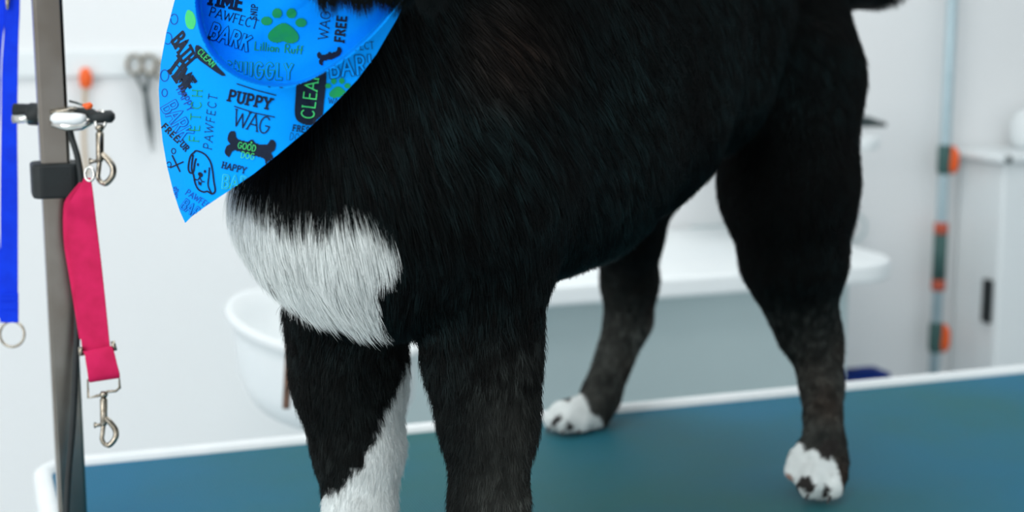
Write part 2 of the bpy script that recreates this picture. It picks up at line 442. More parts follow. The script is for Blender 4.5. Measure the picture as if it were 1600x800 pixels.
MB().lathe((k_[0], YM-0.0155, zt_+0.011), [(0.008, -0.006), (0.008, 0.004), (0.004, 0.008)], 16, axis=(0, -1, 0)).build('knob', M['steel_dark'], mc, smooth=True)
hb = onY(1588, 205, YM+0.08)
mb = MB(); mb.lathe((hb[0]+0.085, YM+0.082, zt_+0.0215), [(0.070, 0.0), (0.080, 0.02), (0.080, 0.06), (0.068, 0.085), (0.035, 0.098), (0.001, 0.10)], 40)
o = mb.build('white_tub', M['white'], smooth=True); tag(o, 'rounded white tub on top of the slim cabinet at the right edge', 'tub')

# ------------------------------------------------------------------ post, clamp, arm
DP = 1.56
def post_pt(py): return P(92+(py-400)*0.0457, py, DP)
pa = P(78, 0, DP)
px_, py_ = P(112, 880, gd(112, 880))[0:2]
ax, ay = pa[0]*0.5+px_*0.5, pa[1]*0.5+py_*0.5
HW = 0.0153
ps = thing('grooming_arm_post', (ax, ay, zt), 'polished square steel post of the grooming arm, standing at the table corner', 'post')
# tube turned so a flat face looks towards the camera
ang = math.atan2(ay, ax)
Rz = np.array([[math.cos(ang+0.06), -math.sin(ang+0.06), 0], [math.sin(ang+0.06), math.cos(ang+0.06), 0], [0, 0, 1]])
HP = 1.15
MB().box((ax, ay, zt+0.007+HP/2), (2*HW*0.92, 2*HW*0.92, HP), Rz).build('steel_tube', M['chrome'], ps, bevel=0.0035)
MB().box((ax, ay, zt+0.0035), (0.07, 0.07, 0.007), Rz).build('foot_plate', M['chrome'], ps, bevel=0.002)
DPx = float(proj(np.array([ax, ay, zt+0.35]))[2])
# rubber collar
def col_ring(py0, py1, hx, name, m_, parent, r=0.008):
    z0 = P(95, py1, DPx)[2]; z1 = P(95, py0, DPx)[2]
    mb = MB(); ol = rounded_rect(-hx, hx, -hx, hx, r, 6); ol = [tuple((Rz @ np.array([x, y, 0]))[:2] + np.array([ax, ay])) for x, y in ol]
    slab(mb, ol, z0, z1); return mb.build(name, m_, parent, bevel=0.003)
o = col_ring(252, 306, 0.0235, 'rubber_collar', M['rubber'], None, 0.010)
tag(o, 'black rubber band wrapped round the steel post', 'band')
DF = DPx - 0.035
# horizontal arm: black bar both sides of the post
arm = thing('clamp_arm', P(95, 180, DPx), 'horizontal clamp arm with black ends crossing the steel post', 'clamp')
DB = DPx + 0.034
MB().tube([P(22, 173, DB), P(60, 174, DB), P(112, 178, DB), P(142, 181, DB-0.04)], 0.0075, 14).build('bar', M['rubber'], arm, smooth=True)
MB().tube([P(20, 186, DB-0.01), P(56, 185, DB-0.01)], 0.0045, 12).build('rod', M['bright_metal'], arm, smooth=True)
MB().tube([P(44, 177, DB-0.005), P(47, 178, DB-0.005), P(66, 179, DB-0.005), P(70, 179, DB-0.005)], [0.009, 0.0115, 0.0115, 0.009], 16).build('sleeve', M['rubber'], arm, smooth=True)
MB().tube([P(140, 183, DF), P(152, 183, DF), P(174, 182, DF), P(179, 182, DF)], [0.004, 0.0062, 0.0062, 0.003], 14).build('end_cap', M['rubber'], arm, smooth=True)
MB().tube([P(80, 184, DF), P(86, 185, DF), P(118, 186, DF), P(128, 185, DF), P(134, 183, DF)], [0.003, 0.0058, 0.0060, 0.005, 0.003], 16).build('clamp_jaw', M['white'], arm, smooth=True)
MB().tube([P(82, 193, DF+0.004), P(105, 197, DF+0.004), P(128, 196, DF+0.004), P(146, 188, DF+0.004)], [0.004, 0.0055, 0.005, 0.003], 12).build('lower_jaw', M['bright_metal'], arm, smooth=True)
MB().tube([P(80, 176, DF+0.004), P(95, 174, DF+0.004), P(112, 172, DF+0.004), P(117, 170, DF+0.01)], 0.0028, 10).build('screw', M['nickel'], arm, smooth=True)
mb = MB(); mb.tube([P(109, 158, DF+0.01), P(120, 161, DF+0.005), P(132, 165, DF)], 0.0012, 8)
mb.build('lever_pin', M['steel_dark'], arm, smooth=True)
MB().tube([P(129, 164, DF), P(135, 166, DF), P(142, 165, DF), P(145, 165, DF)], [0.001, 0.0032, 0.0034, 0.001], 10).build('lever_tip', M['orange'], arm, smooth=True)
# black cable down the post
DK = DF + 0.013
cab = [P(108, 196, DK), P(112, 215, DK), P(121, 245, DK), P(127, 285, DK), P(126, 340, DK), P(122, 420, DK), P(121, 500, DK), P(118, 580, DK), P(114, 660, DK), P(107, 740, DK), P(104, 800, DK), P(104, 850, DK)]
o = MB().tube(smooth_curve(cab, 6), [0.0032]*((len(cab)-1)*6+1), 10).build('black_cable', M['rubber'], smooth=True)
tag(o, 'black cable running down the front of the steel post', 'cable')

# ------------------------------------------------------------------ snap hooks (front-facing sheet layout, real thickness)
def snap_hook(parent, px, py, L, d, mat_, lean=0.0, flip=1):
    """bolt snap: swivel eye, barrel, thumb stud and curved hook. L in photo pixels"""
    def Q(x, y, dz=0): return P(px+x*L+lean*y*L, py+y*L, d+dz)
    s = L*d/FPX
    parts = []
    parts.append(MB().tube([Q(0.0, -0.02), Q(0.0, 0.04), Q(0, 0.10)], [0.05*s, 0.085*s, 0.05*s], 12).build('swivel', mat_, parent, smooth=True))
    parts.append(MB().tube([Q(0, 0.10), Q(0, 0.14), Q(0, 0.58), Q(0, 0.62)], [0.05*s, 0.072*s, 0.066*s, 0.05*s], 12).build('barrel', mat_, parent, smooth=True))
    parts.append(MB().tube([Q(0, 0.60), Q(-0.11*flip, 0.61), Q(-0.17*flip, 0.61)], [0.03*s, 0.032*s, 0.06*s], 10).build('thumb_stud', mat_, parent, smooth=True))
    hook = smooth_curve([Q(0.03*flip, 0.48), Q(0.13*flip, 0.57), Q(0.22*flip, 0.70), Q(0.22*flip, 0.84), Q(0.12*flip, 0.97), Q(0.03*flip, 0.97), Q(-0.03*flip, 0.88), Q(-0.02*flip, 0.76), Q(-0.005*flip, 0.62)], 5)
    n_ = len(hook); rr = [s*(0.055 if i < n_*0.55 else 0.042) for i in range(n_)]
    parts.append(MB().tube(hook, rr, 10).build('hook', mat_, parent, smooth=True))
    return parts
# grey snap hanging from the arm end
DH = DF - 0.002
sn = thing('snap_hook', P(158, 182, DH), 'nickel snap hook hanging from the arm end above the pink strap', 'hook')
snap_hook(sn, 156, 196, 92, DH, M['nickel'])
ring = [P(157+8*math.cos(a), 187+14*math.sin(a), DH+0.001*math.sin(a*2)) for a in np.linspace(0, 2*math.pi, 24, endpoint=False)]
MB().tube(ring, 0.0016, 8, closed=True).build('eye_ring', M['bright_metal'], sn, smooth=True)

# ------------------------------------------------------------------ pink strap
DS = DF - 0.012
pk = thing('pink_strap', P(135, 280, DS), 'pink webbing strap hanging beside the steel post, with a snap hook at its end', 'strap')
def strap_mb(rows, thick=0.0016, sub=6):
    ctr_ = smooth_curve([P((a_+b_)/2, y_, d_) for a_, b_, y_, y2_, d_ in rows], sub)
    wid = smooth_curve([(P(b_, y2_, d_)-P(a_, y_, d_))/2 for a_, b_, y_, y2_, d_ in rows], sub)
    return MB().ribbon(ctr_, wid, thick)
rows = [(131, 142, 278, 278, DS), (126, 144, 290, 291, DS-0.002), (112, 146, 308, 303, DS-0.005), (105, 148, 325, 322, DS-0.004), (105, 151, 350, 350, DS), (111, 157, 400, 398, DS),
        (118, 163, 455, 452, DS), (124, 168, 505, 500, DS), (129, 172, 546, 538, DS+0.001)]
strap_mb(rows).build('webbing', M['pink_web'], pk, smooth=False, bevel=0.0004)
rows = [(124, 132, 285, 285, DS+0.010), (104, 112, 310, 310, DS+0.012), (99, 110, 330, 330, DS+0.012), (100, 118, 380, 380, DS+0.011), (108, 126, 430, 430, DS+0.010), (116, 130, 480, 480, DS+0.008), (124, 134, 530, 530, DS+0.005)]
strap_mb(rows).build('webbing_rear_layer', M['pink_web'], pk, bevel=0.0004)
rows = [(130, 174, 545, 536, DS-0.006), (133, 178, 553, 545, DS-0.008), (136, 183, 572, 566, DS-0.008), (138, 187, 588, 580, DS-0.006), (140, 187, 593, 586, DS-0.001), (138, 185, 586, 580, DS+0.003), (133, 178, 556, 550, DS+0.004)]
strap_mb(rows).build('end_loop', M['pink_web'], pk, bevel=0.0004)
# keeper
mb = MB(); kp = [P(126, 542, DS-0.004), P(176, 533, DS-0.004), P(180, 548, DS-0.004), P(127, 556, DS-0.004)]
mb.tube([kp[0], kp[3]], 0.0026, 10); mb.tube([kp[1], kp[2]], 0.0022, 10); mb.tube([kp[3]+np.array([0, .008, 0]), kp[2]+np.array([0, .008, 0])], 0.0015, 8)
mb.build('slide_buckle', M['nickel'], pk, smooth=True)
rc = [P(137, 594, DS), P(186, 585, DS), P(187, 606, DS), P(181, 611, DS), P(168, 612, DS), P(160, 617, DS), P(150, 619, DS), P(138, 622, DS)]
MB().tube(rc, 0.0014, 8, closed=True).build('square_ring', M['nickel'], pk, smooth=True)
for p_ in snap_hook(pk, 162, 613, 84, DS-0.002, M['nickel']): pass
# metal ring on top linking strap to the hook
o = MB().tube([P(140+7*math.cos(a), 272+11*math.sin(a), DS-0.001) for a in np.linspace(0, 2*math.pi, 20, endpoint=False)], 0.0014, 8, closed=True).build('top_ring', M['bright_metal'], pk, smooth=True)

# ------------------------------------------------------------------ blue lead at the left edge
DL = 1.62
bl_ = thing('blue_lead', P(14, 0, DL), 'bright blue webbing lead with a metal ring, hanging at the left edge', 'lead')
rows = [(5, 31, -260, -260, DL), (6, 30, -120, -120, DL), (9, 31, 0, 0, DL), (6, 29, 60, 60, DL+0.002), (3, 28, 110, 110, DL), (2, 27, 200, 200, DL), (1, 28, 300, 300, DL), (1, 28, 400, 400, DL), (1, 28, 502, 502, DL)]
strap_mb(rows, 0.0018).build('webbing', M['blue_web'], bl_, bevel=0.0005)
rows = [(-14, 9, -260, -260, DL+0.02), (-12, 9, 0, 0, DL+0.02), (-16, 4, 60, 60, DL+0.022), (-20, 1, 110, 110, DL+0.02), (-24, 0, 180, 180, DL+0.02), (-26, -6, 300, 300, DL+0.02), (-10, 10, 470, 470, DL+0.008), (2, 27, 500, 500, DL+0.003)]
strap_mb(rows, 0.0018).build('webbing_rear_layer', M['blue_web'], bl_, bevel=0.0005)
mb = MB(); mb.ribbon([P(14.5, 458, DL-0.003), P(14.5, 480, DL-0.003), P(14.5, 504, DL-0.003)], [(P(28.5, 480, DL)-P(0.5, 480, DL))/2]*3, 0.003)
for yy in (462, 470, 484): mb.tube([P(1, yy, DL-0.0048), P(28, yy, DL-0.0048)], 0.0006, 6)
mb.build('stitched_end', M['blue_web'], bl_, bevel=0.0004)
MB().tube([P(19+19*math.cos(a), 522+20*math.sin(a), DL) for a in np.linspace(0, 2*math.pi, 40, endpoint=False)], 0.0014, 10, closed=True).build('ring', M['nickel'], bl_, smooth=True)
MB().tube([P(11, -30, DL-0.006), P(12, 4, DL-0.006), P(12, 15, DL-0.006)], [0.0026, 0.0022, 0.0012], 10).build('buckle_pin', M['nickel'], bl_, smooth=True)

# ------------------------------------------------------------------ the dog
BK = RGT*0.63 + FH*0.77                     # towards the rump
DN = np.array([0, 0, -1.0])
SIDE = RGT*0.77 - FH*0.63                   # towards the dog's near flank
f_body = BK*0.55 + DN*0.85
f_chest = DN*1.0 + BK*0.10 + RGT*0.12
f_leg = DN*1.0
f_paw = -BK*0.8 + DN*0.6
f_neck = DN*0.9 + BK*0.45
GH = gd(1280, 786); GF = gd(895, 677); GN = 1.272; GL = 1.375
prims = []
def cap(ax_, ay_, ad, ar, bx_, by_, bd, br2, k=0.03, fl=0.02, flow=f_body, ins=None, squash=None):
    ins = fl*0.36 if ins is None else ins
    A, B = P(ax_, ay_, ad), P(bx_, by_, bd)
    prims.append((A, max(ar*ad/FPX-ins, 0.004), B, max(br2*bd/FPX-ins, 0.004), k, fl, np.array(flow)/np.linalg.norm(flow)))
# torso, lower and upper rows
cap(560, 300, 1.245, 214, 620, 180, 1.26, 212, 0.04, 0.030, f_chest)
cap(600, 380, 1.26, 160, 640, 300, 1.25, 200, 0.03, 0.028, f_chest)
cap(700, 260, 1.27, 205, 720, 60, 1.31, 205, 0.04, 0.026, f_body)
cap(752, 258, 1.35, 218, 790, 60, 1.38, 225, 0.04, 0.024, f_body)
cap(848, 216, 1.43, 226, 880, 50, 1.46, 215, 0.04, 0.022, f_body)
cap(950, 160, 1.53, 202, 970, 40, 1.55, 200, 0.04, 0.020, f_body)
cap(1062, 112, 1.64, 155, 1070, 20, 1.65, 175, 0.04, 0.018, f_body)
cap(1190, 110, 1.78, 150, 1180, 10, 1.79, 145, 0.04, 0.016, f_body)
# near hind leg
cap(1232, 130, 1.76, 118, 1232, 290, 1.73, 106, 0.03, 0.016, f_leg+BK*0.2)
cap(1232, 300, 1.73, 103, 1242, 400, 1.745, 84, 0.03, 0.013, f_leg)
cap(1240, 408, 1.745, 80, 1258, 515, 1.77, 50, 0.02, 0.009, f_leg)
cap(1291, 480, 1.80, 24, 1282, 545, 1.79, 35, 0.02, 0.009, f_leg)
cap(1272, 530, 1.785, 40, 1284, 600, 1.775, 34, 0.02, 0.008, f_leg)
cap(1284, 600, 1.775, 34, 1288, 705, GH+0.025, 35, 0.015, 0.008, f_leg)
cap(1288, 700, GH+0.03, 34, 1276, 752, GH+0.004, 32, 0.012, 0.006, f_paw)
for (x, y, r, dd) in ((1236, 738, 14, 0.0), (1265, 757, 24, -0.012), (1300, 761, 22, -0.006), (1313, 748, 15, 0.010)):
    cap(x+5, y-28, GH+0.015+dd, r*0.9, x, y, GH+dd, r, 0.0025, 0.004, f_paw)
cap(1240, 728, GH+0.002, 13, 1258, 692, GH+0.02, 15, 0.0025, 0.005, f_paw)
# far hind leg
cap(1085, 140, 1.85, 95, 1008, 285, 1.93, 58, 0.03, 0.016, f_leg+BK*0.2)
cap(1008, 275, 1.93, 58, 980, 370, 1.98, 56, 0.03, 0.013, f_leg)
cap(981, 360, 1.98, 55, 984, 440, 2.04, 45, 0.02, 0.010, f_leg)
cap(1002, 430, 2.08, 24, 1013, 468, 2.09, 17, 0.015, 0.009, f_leg)
cap(984, 440, 2.05, 44, 982, 500, 2.06, 37, 0.02, 0.009, f_leg)
cap(982, 500, 2.06, 37, 938, 620, GF+0.045, 31, 0.015, 0.008, f_leg)
cap(938, 620, GF+0.045, 31, 930, 648, GF+0.03, 26, 0.015, 0.008, f_leg)
cap(925, 640, GF+0.025, 30, 885, 648, GF+0.005, 26, 0.012, 0.006, f_paw)
for (x, y, r, dd) in ((864, 657, 18, 0.0), (884, 660, 19, -0.012), (908, 662, 17, -0.006), (928, 660, 14, 0.01)):
    cap(x+12, y-18, GF+0.02+dd, r*0.9, x, y, GF+dd, r, 0.006, 0.005, f_paw)
# near front leg
cap(720, 330, 1.25, 140, 755, 430, 1.27, 100, 0.035, 0.022, f_leg+BK*0.1)
cap(757, 430, 1.27, 96, 754, 560, 1.275, 88, 0.03, 0.016, f_leg)
cap(754, 560, 1.275, 87, 764, 660, 1.275, 76, 0.03, 0.012, f_leg)
cap(764, 660, 1.275, 76, 764, 800, 1.27, 61, 0.02, 0.010, f_leg)
cap(764, 800, 1.27, 62, 764, 960, GN+0.01, 52, 0.02, 0.008, f_leg)
zb_ = 1035
cap(764, 960, GN+0.01, 54, 755, 1010, GN-0.01, 52, 0.015, 0.008, f_paw)
for (x, y, r, dd) in ((715, 1028, 24, 0.0), (741, 1040, 28, -0.022), (775, 1042, 28, -0.02), (800, 1030, 24, 0.002)):
    cap(x+5, y-30, GN+0.01+dd, r*0.9, x, y, GN+dd, r, 0.006, 0.006, f_paw)
# far front leg
cap(560, 400, 1.32, 100, 542, 490, 1.35, 92, 0.035, 0.020, f_leg)
cap(542, 490, 1.35, 92, 546, 590, 1.365, 85, 0.03, 0.014, f_leg)
cap(546, 590, 1.365, 85, 560, 700, 1.37, 71, 0.03, 0.012, f_leg)
cap(560, 700, 1.37, 71, 563, 800, 1.37, 54, 0.02, 0.010, f_leg)
cap(563, 800, 1.37, 54, 562, 895, GL+0.01, 46, 0.02, 0.008, f_leg)
cap(562, 890, GL+0.01, 48, 553, 930, GL-0.01, 46, 0.015, 0.008, f_paw)
for (x, y, r, dd) in ((515, 944, 22, 0.0), (539, 955, 25, -0.022), (569, 956, 25, -0.02), (592, 944, 22, 0.002)):
    cap(x+5, y-26, GL+0.01+dd, r*0.9, x, y, GL+dd, r, 0.006, 0.006, f_paw)
# neck, throat, head (above the frame)
cap(570, 200, 1.25, 190, 545, 20, 1.22, 170, 0.04, 0.030, f_neck)
cap(545, 20, 1.22, 165, 530, -150, 1.18, 175, 0.04, 0.026, f_neck)
cap(530, -200, 1.18, 190, 480, -300, 1.13, 180, 0.04, 0.018, f_neck)
cap(470, -290, 1.09, 140, 350, -190, 0.98, 85, 0.03, 0.008, BK)
cap(350, -190, 0.98, 84, 300, -165, 0.93, 70, 0.02, 0.006, BK)
cap(560, -420, 1.20, 60, 590, -540, 1.22, 18, 0.015, 0.012, -DN)
cap(400, -430, 1.16, 60, 380, -550, 1.17, 18, 0.015, 0.012, -DN)
# tail, carried up and out
cap(1290, -10, 1.86, 45, 1370, -40, 1.93, 55, 0.03, 0.030, BK+DN*0.3, ins=0.012)
cap(1370, -40, 1.93, 54, 1420, -150, 2.0, 60, 0.03, 0.040, BK*0.6-DN*0.5, ins=0.016)
cap(1420, -150, 2.0, 58, 1360, -270, 1.98, 40, 0.03, 0.040, -BK-DN*0.3, ins=0.014)

VX = 0.0052
allp = np.array([p[i] for p in prims for i in (0, 2)])
allr = max(max(p[1], p[3]) for p in prims)
lo = allp.min(0) - 0.16; hi = allp.max(0) + 0.16
lo[2] = TZ - 0.03
dims = np.ceil((hi-lo)/VX).astype(int)
gx, gy, gz = [lo[i] + VX*np.arange(dims[i]) for i in range(3)]
G = np.full(dims, 1.0, dtype=np.float32)
def capsdf(X, A, ra, B, rb):
    ab = B-A; L2 = ab@ab
    h = np.clip((X-A)@ab/max(L2, 1e-9), 0, 1)
    return np.linalg.norm(X-A-h[..., None]*ab, axis=-1) - (ra+(rb-ra)*h)
for A, ra, B, rb, k, fl, flow in prims:
    pad = k + 0.02
    a_ = np.minimum(A-ra, B-rb)-pad; b_ = np.maximum(A+ra, B+rb)+pad
    i0 = np.clip(((a_-lo)/VX).astype(int), 0, dims-1); i1 = np.clip(((b_-lo)/VX).astype(int)+2, 1, dims)
    X = np.stack(np.meshgrid(gx[i0[0]:i1[0]], gy[i0[1]:i1[1]], gz[i0[2]:i1[2]], indexing='ij'), -1)
    d = capsdf(X, A, ra, B, rb).astype(np.float32)
    s = G[i0[0]:i1[0], i0[1]:i1[1], i0[2]:i1[2]]
    h = np.maximum(k-np.abs(d-s), 0)/k
    G[i0[0]:i1[0], i0[1]:i1[1], i0[2]:i1[2]] = np.minimum(d, s) - h*h*k*0.25
# flat soles on the table
G = np.maximum(G, (TZ + 0.0012 - gz)[None, None, :].astype(np.float32))
G[0], G[-1], G[:, 0], G[:, -1], G[:, :, 0], G[:, :, -1] = 1, 1, 1, 1, 1, 1

def surface_nets(G, lo, h):
    S = G < 0
    nx, ny, nz_ = G.shape
    c = S[:-1, :-1, :-1].astype(np.int8).copy(); cnt = c.astype(int)*0
    for i in (0, 1):
        for j in (0, 1):
            for k in (0, 1):
                cnt += S[i:nx-1+i, j:ny-1+j, k:nz_-1+k]
    cells = np.argwhere((cnt > 0) & (cnt < 8))
    idx = -np.ones((nx-1, ny-1, nz_-1), dtype=np.int64)
    idx[tuple(cells.T)] = np.arange(len(cells))
    acc = np.zeros((len(cells), 3)); num = np.zeros(len(cells))
    cor = [(i, j, k) for i in (0, 1) for j in (0, 1) for k in (0, 1)]
    for a in cor:
        for ax in range(3):
            if a[ax]: continue
            b = list(a); b[ax] = 1
            ga = G[tuple((cells+a).T)]; gb = G[tuple((cells+b).T)]
            m_ = (ga < 0) != (gb < 0)
            t = np.where(m_, ga/(ga-gb+1e-12), 0)
            p = np.array(a, float)[None].repeat(len(cells), 0); p[:, ax] += t
            acc[m_] += p[m_]; num[m_] += 1
    V = lo + h*(cells + acc/num[:, None])
    F = []
    for ax in range(3):
        u, w = (ax+1) % 3, (ax+2) % 3
        sl0 = [slice(None)]*3; sl1 = [slice(None)]*3; sl0[ax] = slice(0, -1); sl1[ax] = slice(1, None)
        A_, B_ = S[tuple(sl0)], S[tuple(sl1)]
        e = np.argwhere(A_ != B_)
        e = e[(e[:, u] > 0) & (e[:, w] > 0) & (e[:, u] < G.shape[u]-1) & (e[:, w] < G.shape[w]-1)]
        inside = A_[tuple(e.T)]
        du = np.zeros(3, int); du[u] = 1; dw = np.zeros(3, int); dw[w] = 1
        q = np.stack([idx[tuple((e-du-dw).T)], idx[tuple((e-dw).T)], idx[tuple(e.T)], idx[tuple((e-du).T)]], 1)
        q[~inside] = q[~inside][:, ::-1]
        F.append(q)
    return V, np.concatenate(F)
V, F = surface_nets(G, lo, VX)
# relax
for it in range(3):
    acc = np.zeros_like(V); n_ = np.zeros(len(V))
    for a in range(4):
        b = (a+1) % 4
        np.add.at(acc, F[:, a], V[F[:, b]]); np.add.at(acc, F[:, b], V[F[:, a]])
        np.add.at(n_, F[:, a], 1); np.add.at(n_, F[:, b], 1)
    V = V*0.45 + 0.55*acc/n_[:, None]
V[:, 2] = np.maximum(V[:, 2], TZ+0.0008)

# ---- coat map: real patches of white, black and clipped grey-brown hair
def inpoly(x, y, poly):
    poly = np.array(poly, float); ins = np.zeros(len(x), bool); j = len(poly)-1
    for i in range(len(poly)):
        xi, yi = poly[i]; xj, yj = poly[j]
        with np.errstate(divide='ignore', invalid='ignore'):
            c_ = ((yi > y) != (yj > y)) & (x < (xj-xi)*(y-yi)/(yj-yi+1e-12)+xi)
        ins ^= c_; j = i
    return ins
CHEST = [(340, 300), (358, 268), (385, 282), (410, 300), (440, 322), (470, 338), (498, 346), (522, 332), (552, 326), (580, 334), (604, 362), (620, 392), (600, 415), (586, 432), (592, 465), (590, 510), (556, 508), (518, 497), (476, 482), (440, 458), (404, 416), (366, 362)]
FLEG = [(632, 560), (622, 600), (604, 650), (586, 690), (572, 730), (545, 752), (505, 775), (480, 800), (480, 1100), (680, 1100), (645, 600)]
def vnoise(p, sc, seed):
    r_ = np.random.default_rng(seed); T = r_.random((32, 32, 32))
    q = p*sc; i = np.floor(q).astype(int); f_ = q-i; f_ = f_*f_*(3-2*f_)
    out = 0
    for a in (0, 1):
        for b in (0, 1):
            for c in (0, 1):
                w_ = (f_[:, 0] if a else 1-f_[:, 0])*(f_[:, 1] if b else 1-f_[:, 1])*(f_[:, 2] if c else 1-f_[:, 2])
                out = out + w_*T[(i[:, 0]+a) % 32, (i[:, 1]+b) % 32, (i[:, 2]+c) % 32]
    return out
BLACK = np.array([0.0014, 0.0034, 0.0037]); WHITE = np.array([0.84, 0.88, 0.87]); CLIP = np.array([0.115, 0.120, 0.108]); BROWN = np.array([0.085, 0.060, 0.046])
def coat(p):
    x, y, d = proj(p)
    j = 0.004*FPX/d
    n1 = vnoise(p, 60, 1)-0.5; n2 = vnoise(p, 60, 2)-0.5
    xj, yj = x+n1*j*2.2, y+n2*j*2.2
    z = p[:, 2]-TZ
    col = np.tile(BLACK, (len(p), 1))
    # short clipped lower legs
    hind = d > 1.6
    w_ = np.clip((np.where(hind, 0.235, 0.30)-z)/0.14, 0, 1)
    # the clipped effect is stronger on the rear edge of the near front leg
    nn = vnoise(p, 45, 3)*0.6+vnoise(p, 120, 4)*0.4
    w_ = w_*np.clip(0.25+1.1*(nn-0.2), 0, 1.0)
    w_ = np.where(~hind, w_*(0.12+0.6*np.clip((x-715)/90, 0, 1)), w_)
    cl = CLIP*(1-0.5*nn[:, None]) + (BROWN-CLIP)*np.clip(vnoise(p, 22, 5)[:, None]*1.5-0.7, 0, 1)
    col = col*(1-w_[:, None]) + cl*w_[:, None]
    # faint rusty tinge over the shoulder
    sh_ = np.clip(1-np.hypot((x-790)/110, (y-60)/120), 0, 1)*(d > 1.0)
    col = col + np.array([0.010, 0.004, 0.002])*sh_[:, None]
    ch = inpoly(xj, yj, CHEST) & (d < 1.34)
    fl = inpoly(xj, yj, FLEG) & (z < 0.30) & (d > 1.27) & (x < 652)
    wf = z < 0.0
    nf = (x < 840) & (z < 0.06)
    hp1 = hind & (z < 0.08) & inpoly(xj, yj, [(1215, 765), (1226, 735), (1236, 696), (1250, 690), (1256, 704), (1275, 699), (1294, 704), (1305, 718), (1312, 738), (1318, 760), (1322, 810), (1210, 810)])
    hp2 = hind & (z < 0.08) & inpoly(xj, yj, [(835, 695), (833, 620), (880, 595), (902, 606), (916, 632), (932, 650), (945, 660), (958, 672), (950, 695)])
    W = ch | fl | nf | hp1 | hp2
    col[W] = WHITE*(0.88+0.2*vnoise(p[W], 90, 6))[:, None]
    for sx, sy, sr in ((1257, 756, 10), (1261, 763, 10), (1291, 770, 8), (1296, 702, 15), (886, 622, 6), (871, 657, 8), (893, 668, 6)):
        s_ = np.hypot(xj-sx, yj-sy) < sr
        col[s_ & hind & (z < 0.09)] = np.array([0.035, 0.032, 0.030])
    pk_ = (np.hypot(x-1230, y-747) < 8) & (z < 0.08)
    col[pk_] = np.array([0.55, 0.32, 0.24])
    return col, W

tri = np.concatenate([F[:, [0, 1, 2]], F[:, [0, 2, 3]]])
VN = np.zeros_like(V)
fn = np.cross(V[tri[:, 1]]-V[tri[:, 0]], V[tri[:, 2]]-V[tri[:, 0]])
for a in range(3): np.add.at(VN, tri[:, a], fn)
VN /= np.linalg.norm(VN, axis=1)[:, None]+1e-12
cen = V.mean(0)
me = bpy.data.meshes.new('body')
me.vertices.add(len(V)); me.vertices.foreach_set('co', V.astype(np.float32).ravel())
me.loops.add(len(F)*4); me.loops.foreach_set('vertex_index', F.astype(np.int32).ravel())
me.polygons.add(len(F)); me.polygons.foreach_set('loop_start', np.arange(0, len(F)*4, 4, dtype=np.int32))
me.update(calc_edges=True); me.validate()
me.polygons.foreach_set('use_smooth', [True]*len(me.polygons))
vc, _ = coat(V)
ca = me.color_attributes.new('coat', 'FLOAT_COLOR', 'POINT')
ca.data.foreach_set('color', np.concatenate([vc, np.ones((len(V), 1))], 1).astype(np.float32).ravel())
me.materials.append(M['skin'])
dog = thing('dog', (float(P(760, 200, 1.5)[0]), float(P(760, 200, 1.5)[1]), TZ), 'black dog with white chest patch and paws standing on the grooming table', 'dog')
body = bpy.data.objects.new('body', me); COL.objects.link(body); body.parent = dog
body.matrix_parent_inverse = Matrix.Translation(-dog.location)

# ---- fur
LE = [(-70, 292), (-30, 280), (0, 273), (50, 260), (100, 251), (140, 248), (180, 250), (220, 254), (260, 261), (300, 271), (330, 281), (348, 289)]
RE = [(-70, 650), (-30, 642), (0, 634), (30, 620), (52, 607), (85, 588), (125, 558), (165, 520), (205, 478), (240, 436), (272, 396), (300, 355), (322, 322), (338, 300), (348, 290)]
def Lx(y): return np.interp(y, [a for a, b in LE], [b for a, b in LE])
def Rx(y): return np.interp(y, [a for a, b in RE], [b for a, b in RE])
def blend_fields(p):
    W_ = np.zeros(len(p)); L_ = np.zeros(len(p)); Fl = np.zeros_like(p)
    for A, ra, B, rb, k, fl, flow in prims:
        d = capsdf(p, A, ra, B, rb)
        w = np.exp(-np.clip(d, -0.01, 1)/0.010)
        W_ += w; L_ += w*fl; Fl += w[:, None]*flow
    return L_/W_, Fl/W_[:, None]
NH = 430000
fa = np.linalg.norm(fn, axis=1)*0.5
tc_ = V[tri].mean(1); fx, fy, fd = proj(tc_)
wgt = fa*np.where(fy < -120, 0.35, 1.0)*np.where((tc_[:, 2]-TZ) < 0.26, 1.25, 1.0)
wgt[tc_[:, 2] < TZ+0.004] = 0
ti = rng.choice(len(tri), NH, p=wgt/wgt.sum())
r1_, r2_ = rng.random(NH), rng.random(NH); sq = np.sqrt(r1_)
bc = np.stack([1-sq, sq*(1-r2_), sq*r2_], 1)
R0 = (V[tri[ti]]*bc[..., None]).sum(1); N0 = (VN[tri[ti]]*bc[..., None]).sum(1); N0 /= np.linalg.norm(N0, axis=1)[:, None]
HL, FL = blend_fields(R0)
def wob(p, sc, s): return np.stack([vnoise(p, sc, s), vnoise(p, sc, s+1), vnoise(p, sc, s+2)], 1)-0.5
FL = FL + 0.55*wob(R0, 28, 20) + 0.35*wob(R0, 85, 30)
rx_, ry_, rd_ = proj(R0)
tx_ = 26.0
under = (rx_ > Lx(ry_)) & (rx_ < Rx(ry_)-8) & (ry_ < 322) & (rd_ < 1.32) & (ry_+tx_ < np.interp(rx_, [289, 355, 436, 520, 588, 634], [348, 300, 240, 165, 85, 0])+6)
Tn = FL - N0*(FL*N0).sum(1)[:, None]; Tn /= np.linalg.norm(Tn, axis=1)[:, None]+1e-9
HLv = HL*(0.65+0.55*rng.random(NH))*(0.75+0.5*vnoise(R0, 35, 9))
HLv = np.where(under, HLv*0.3, HLv)
lift = np.where(HL > 0.018, 0.30, 0.48)[:, None]
lift = np.where(under[:, None], 0.1, lift)
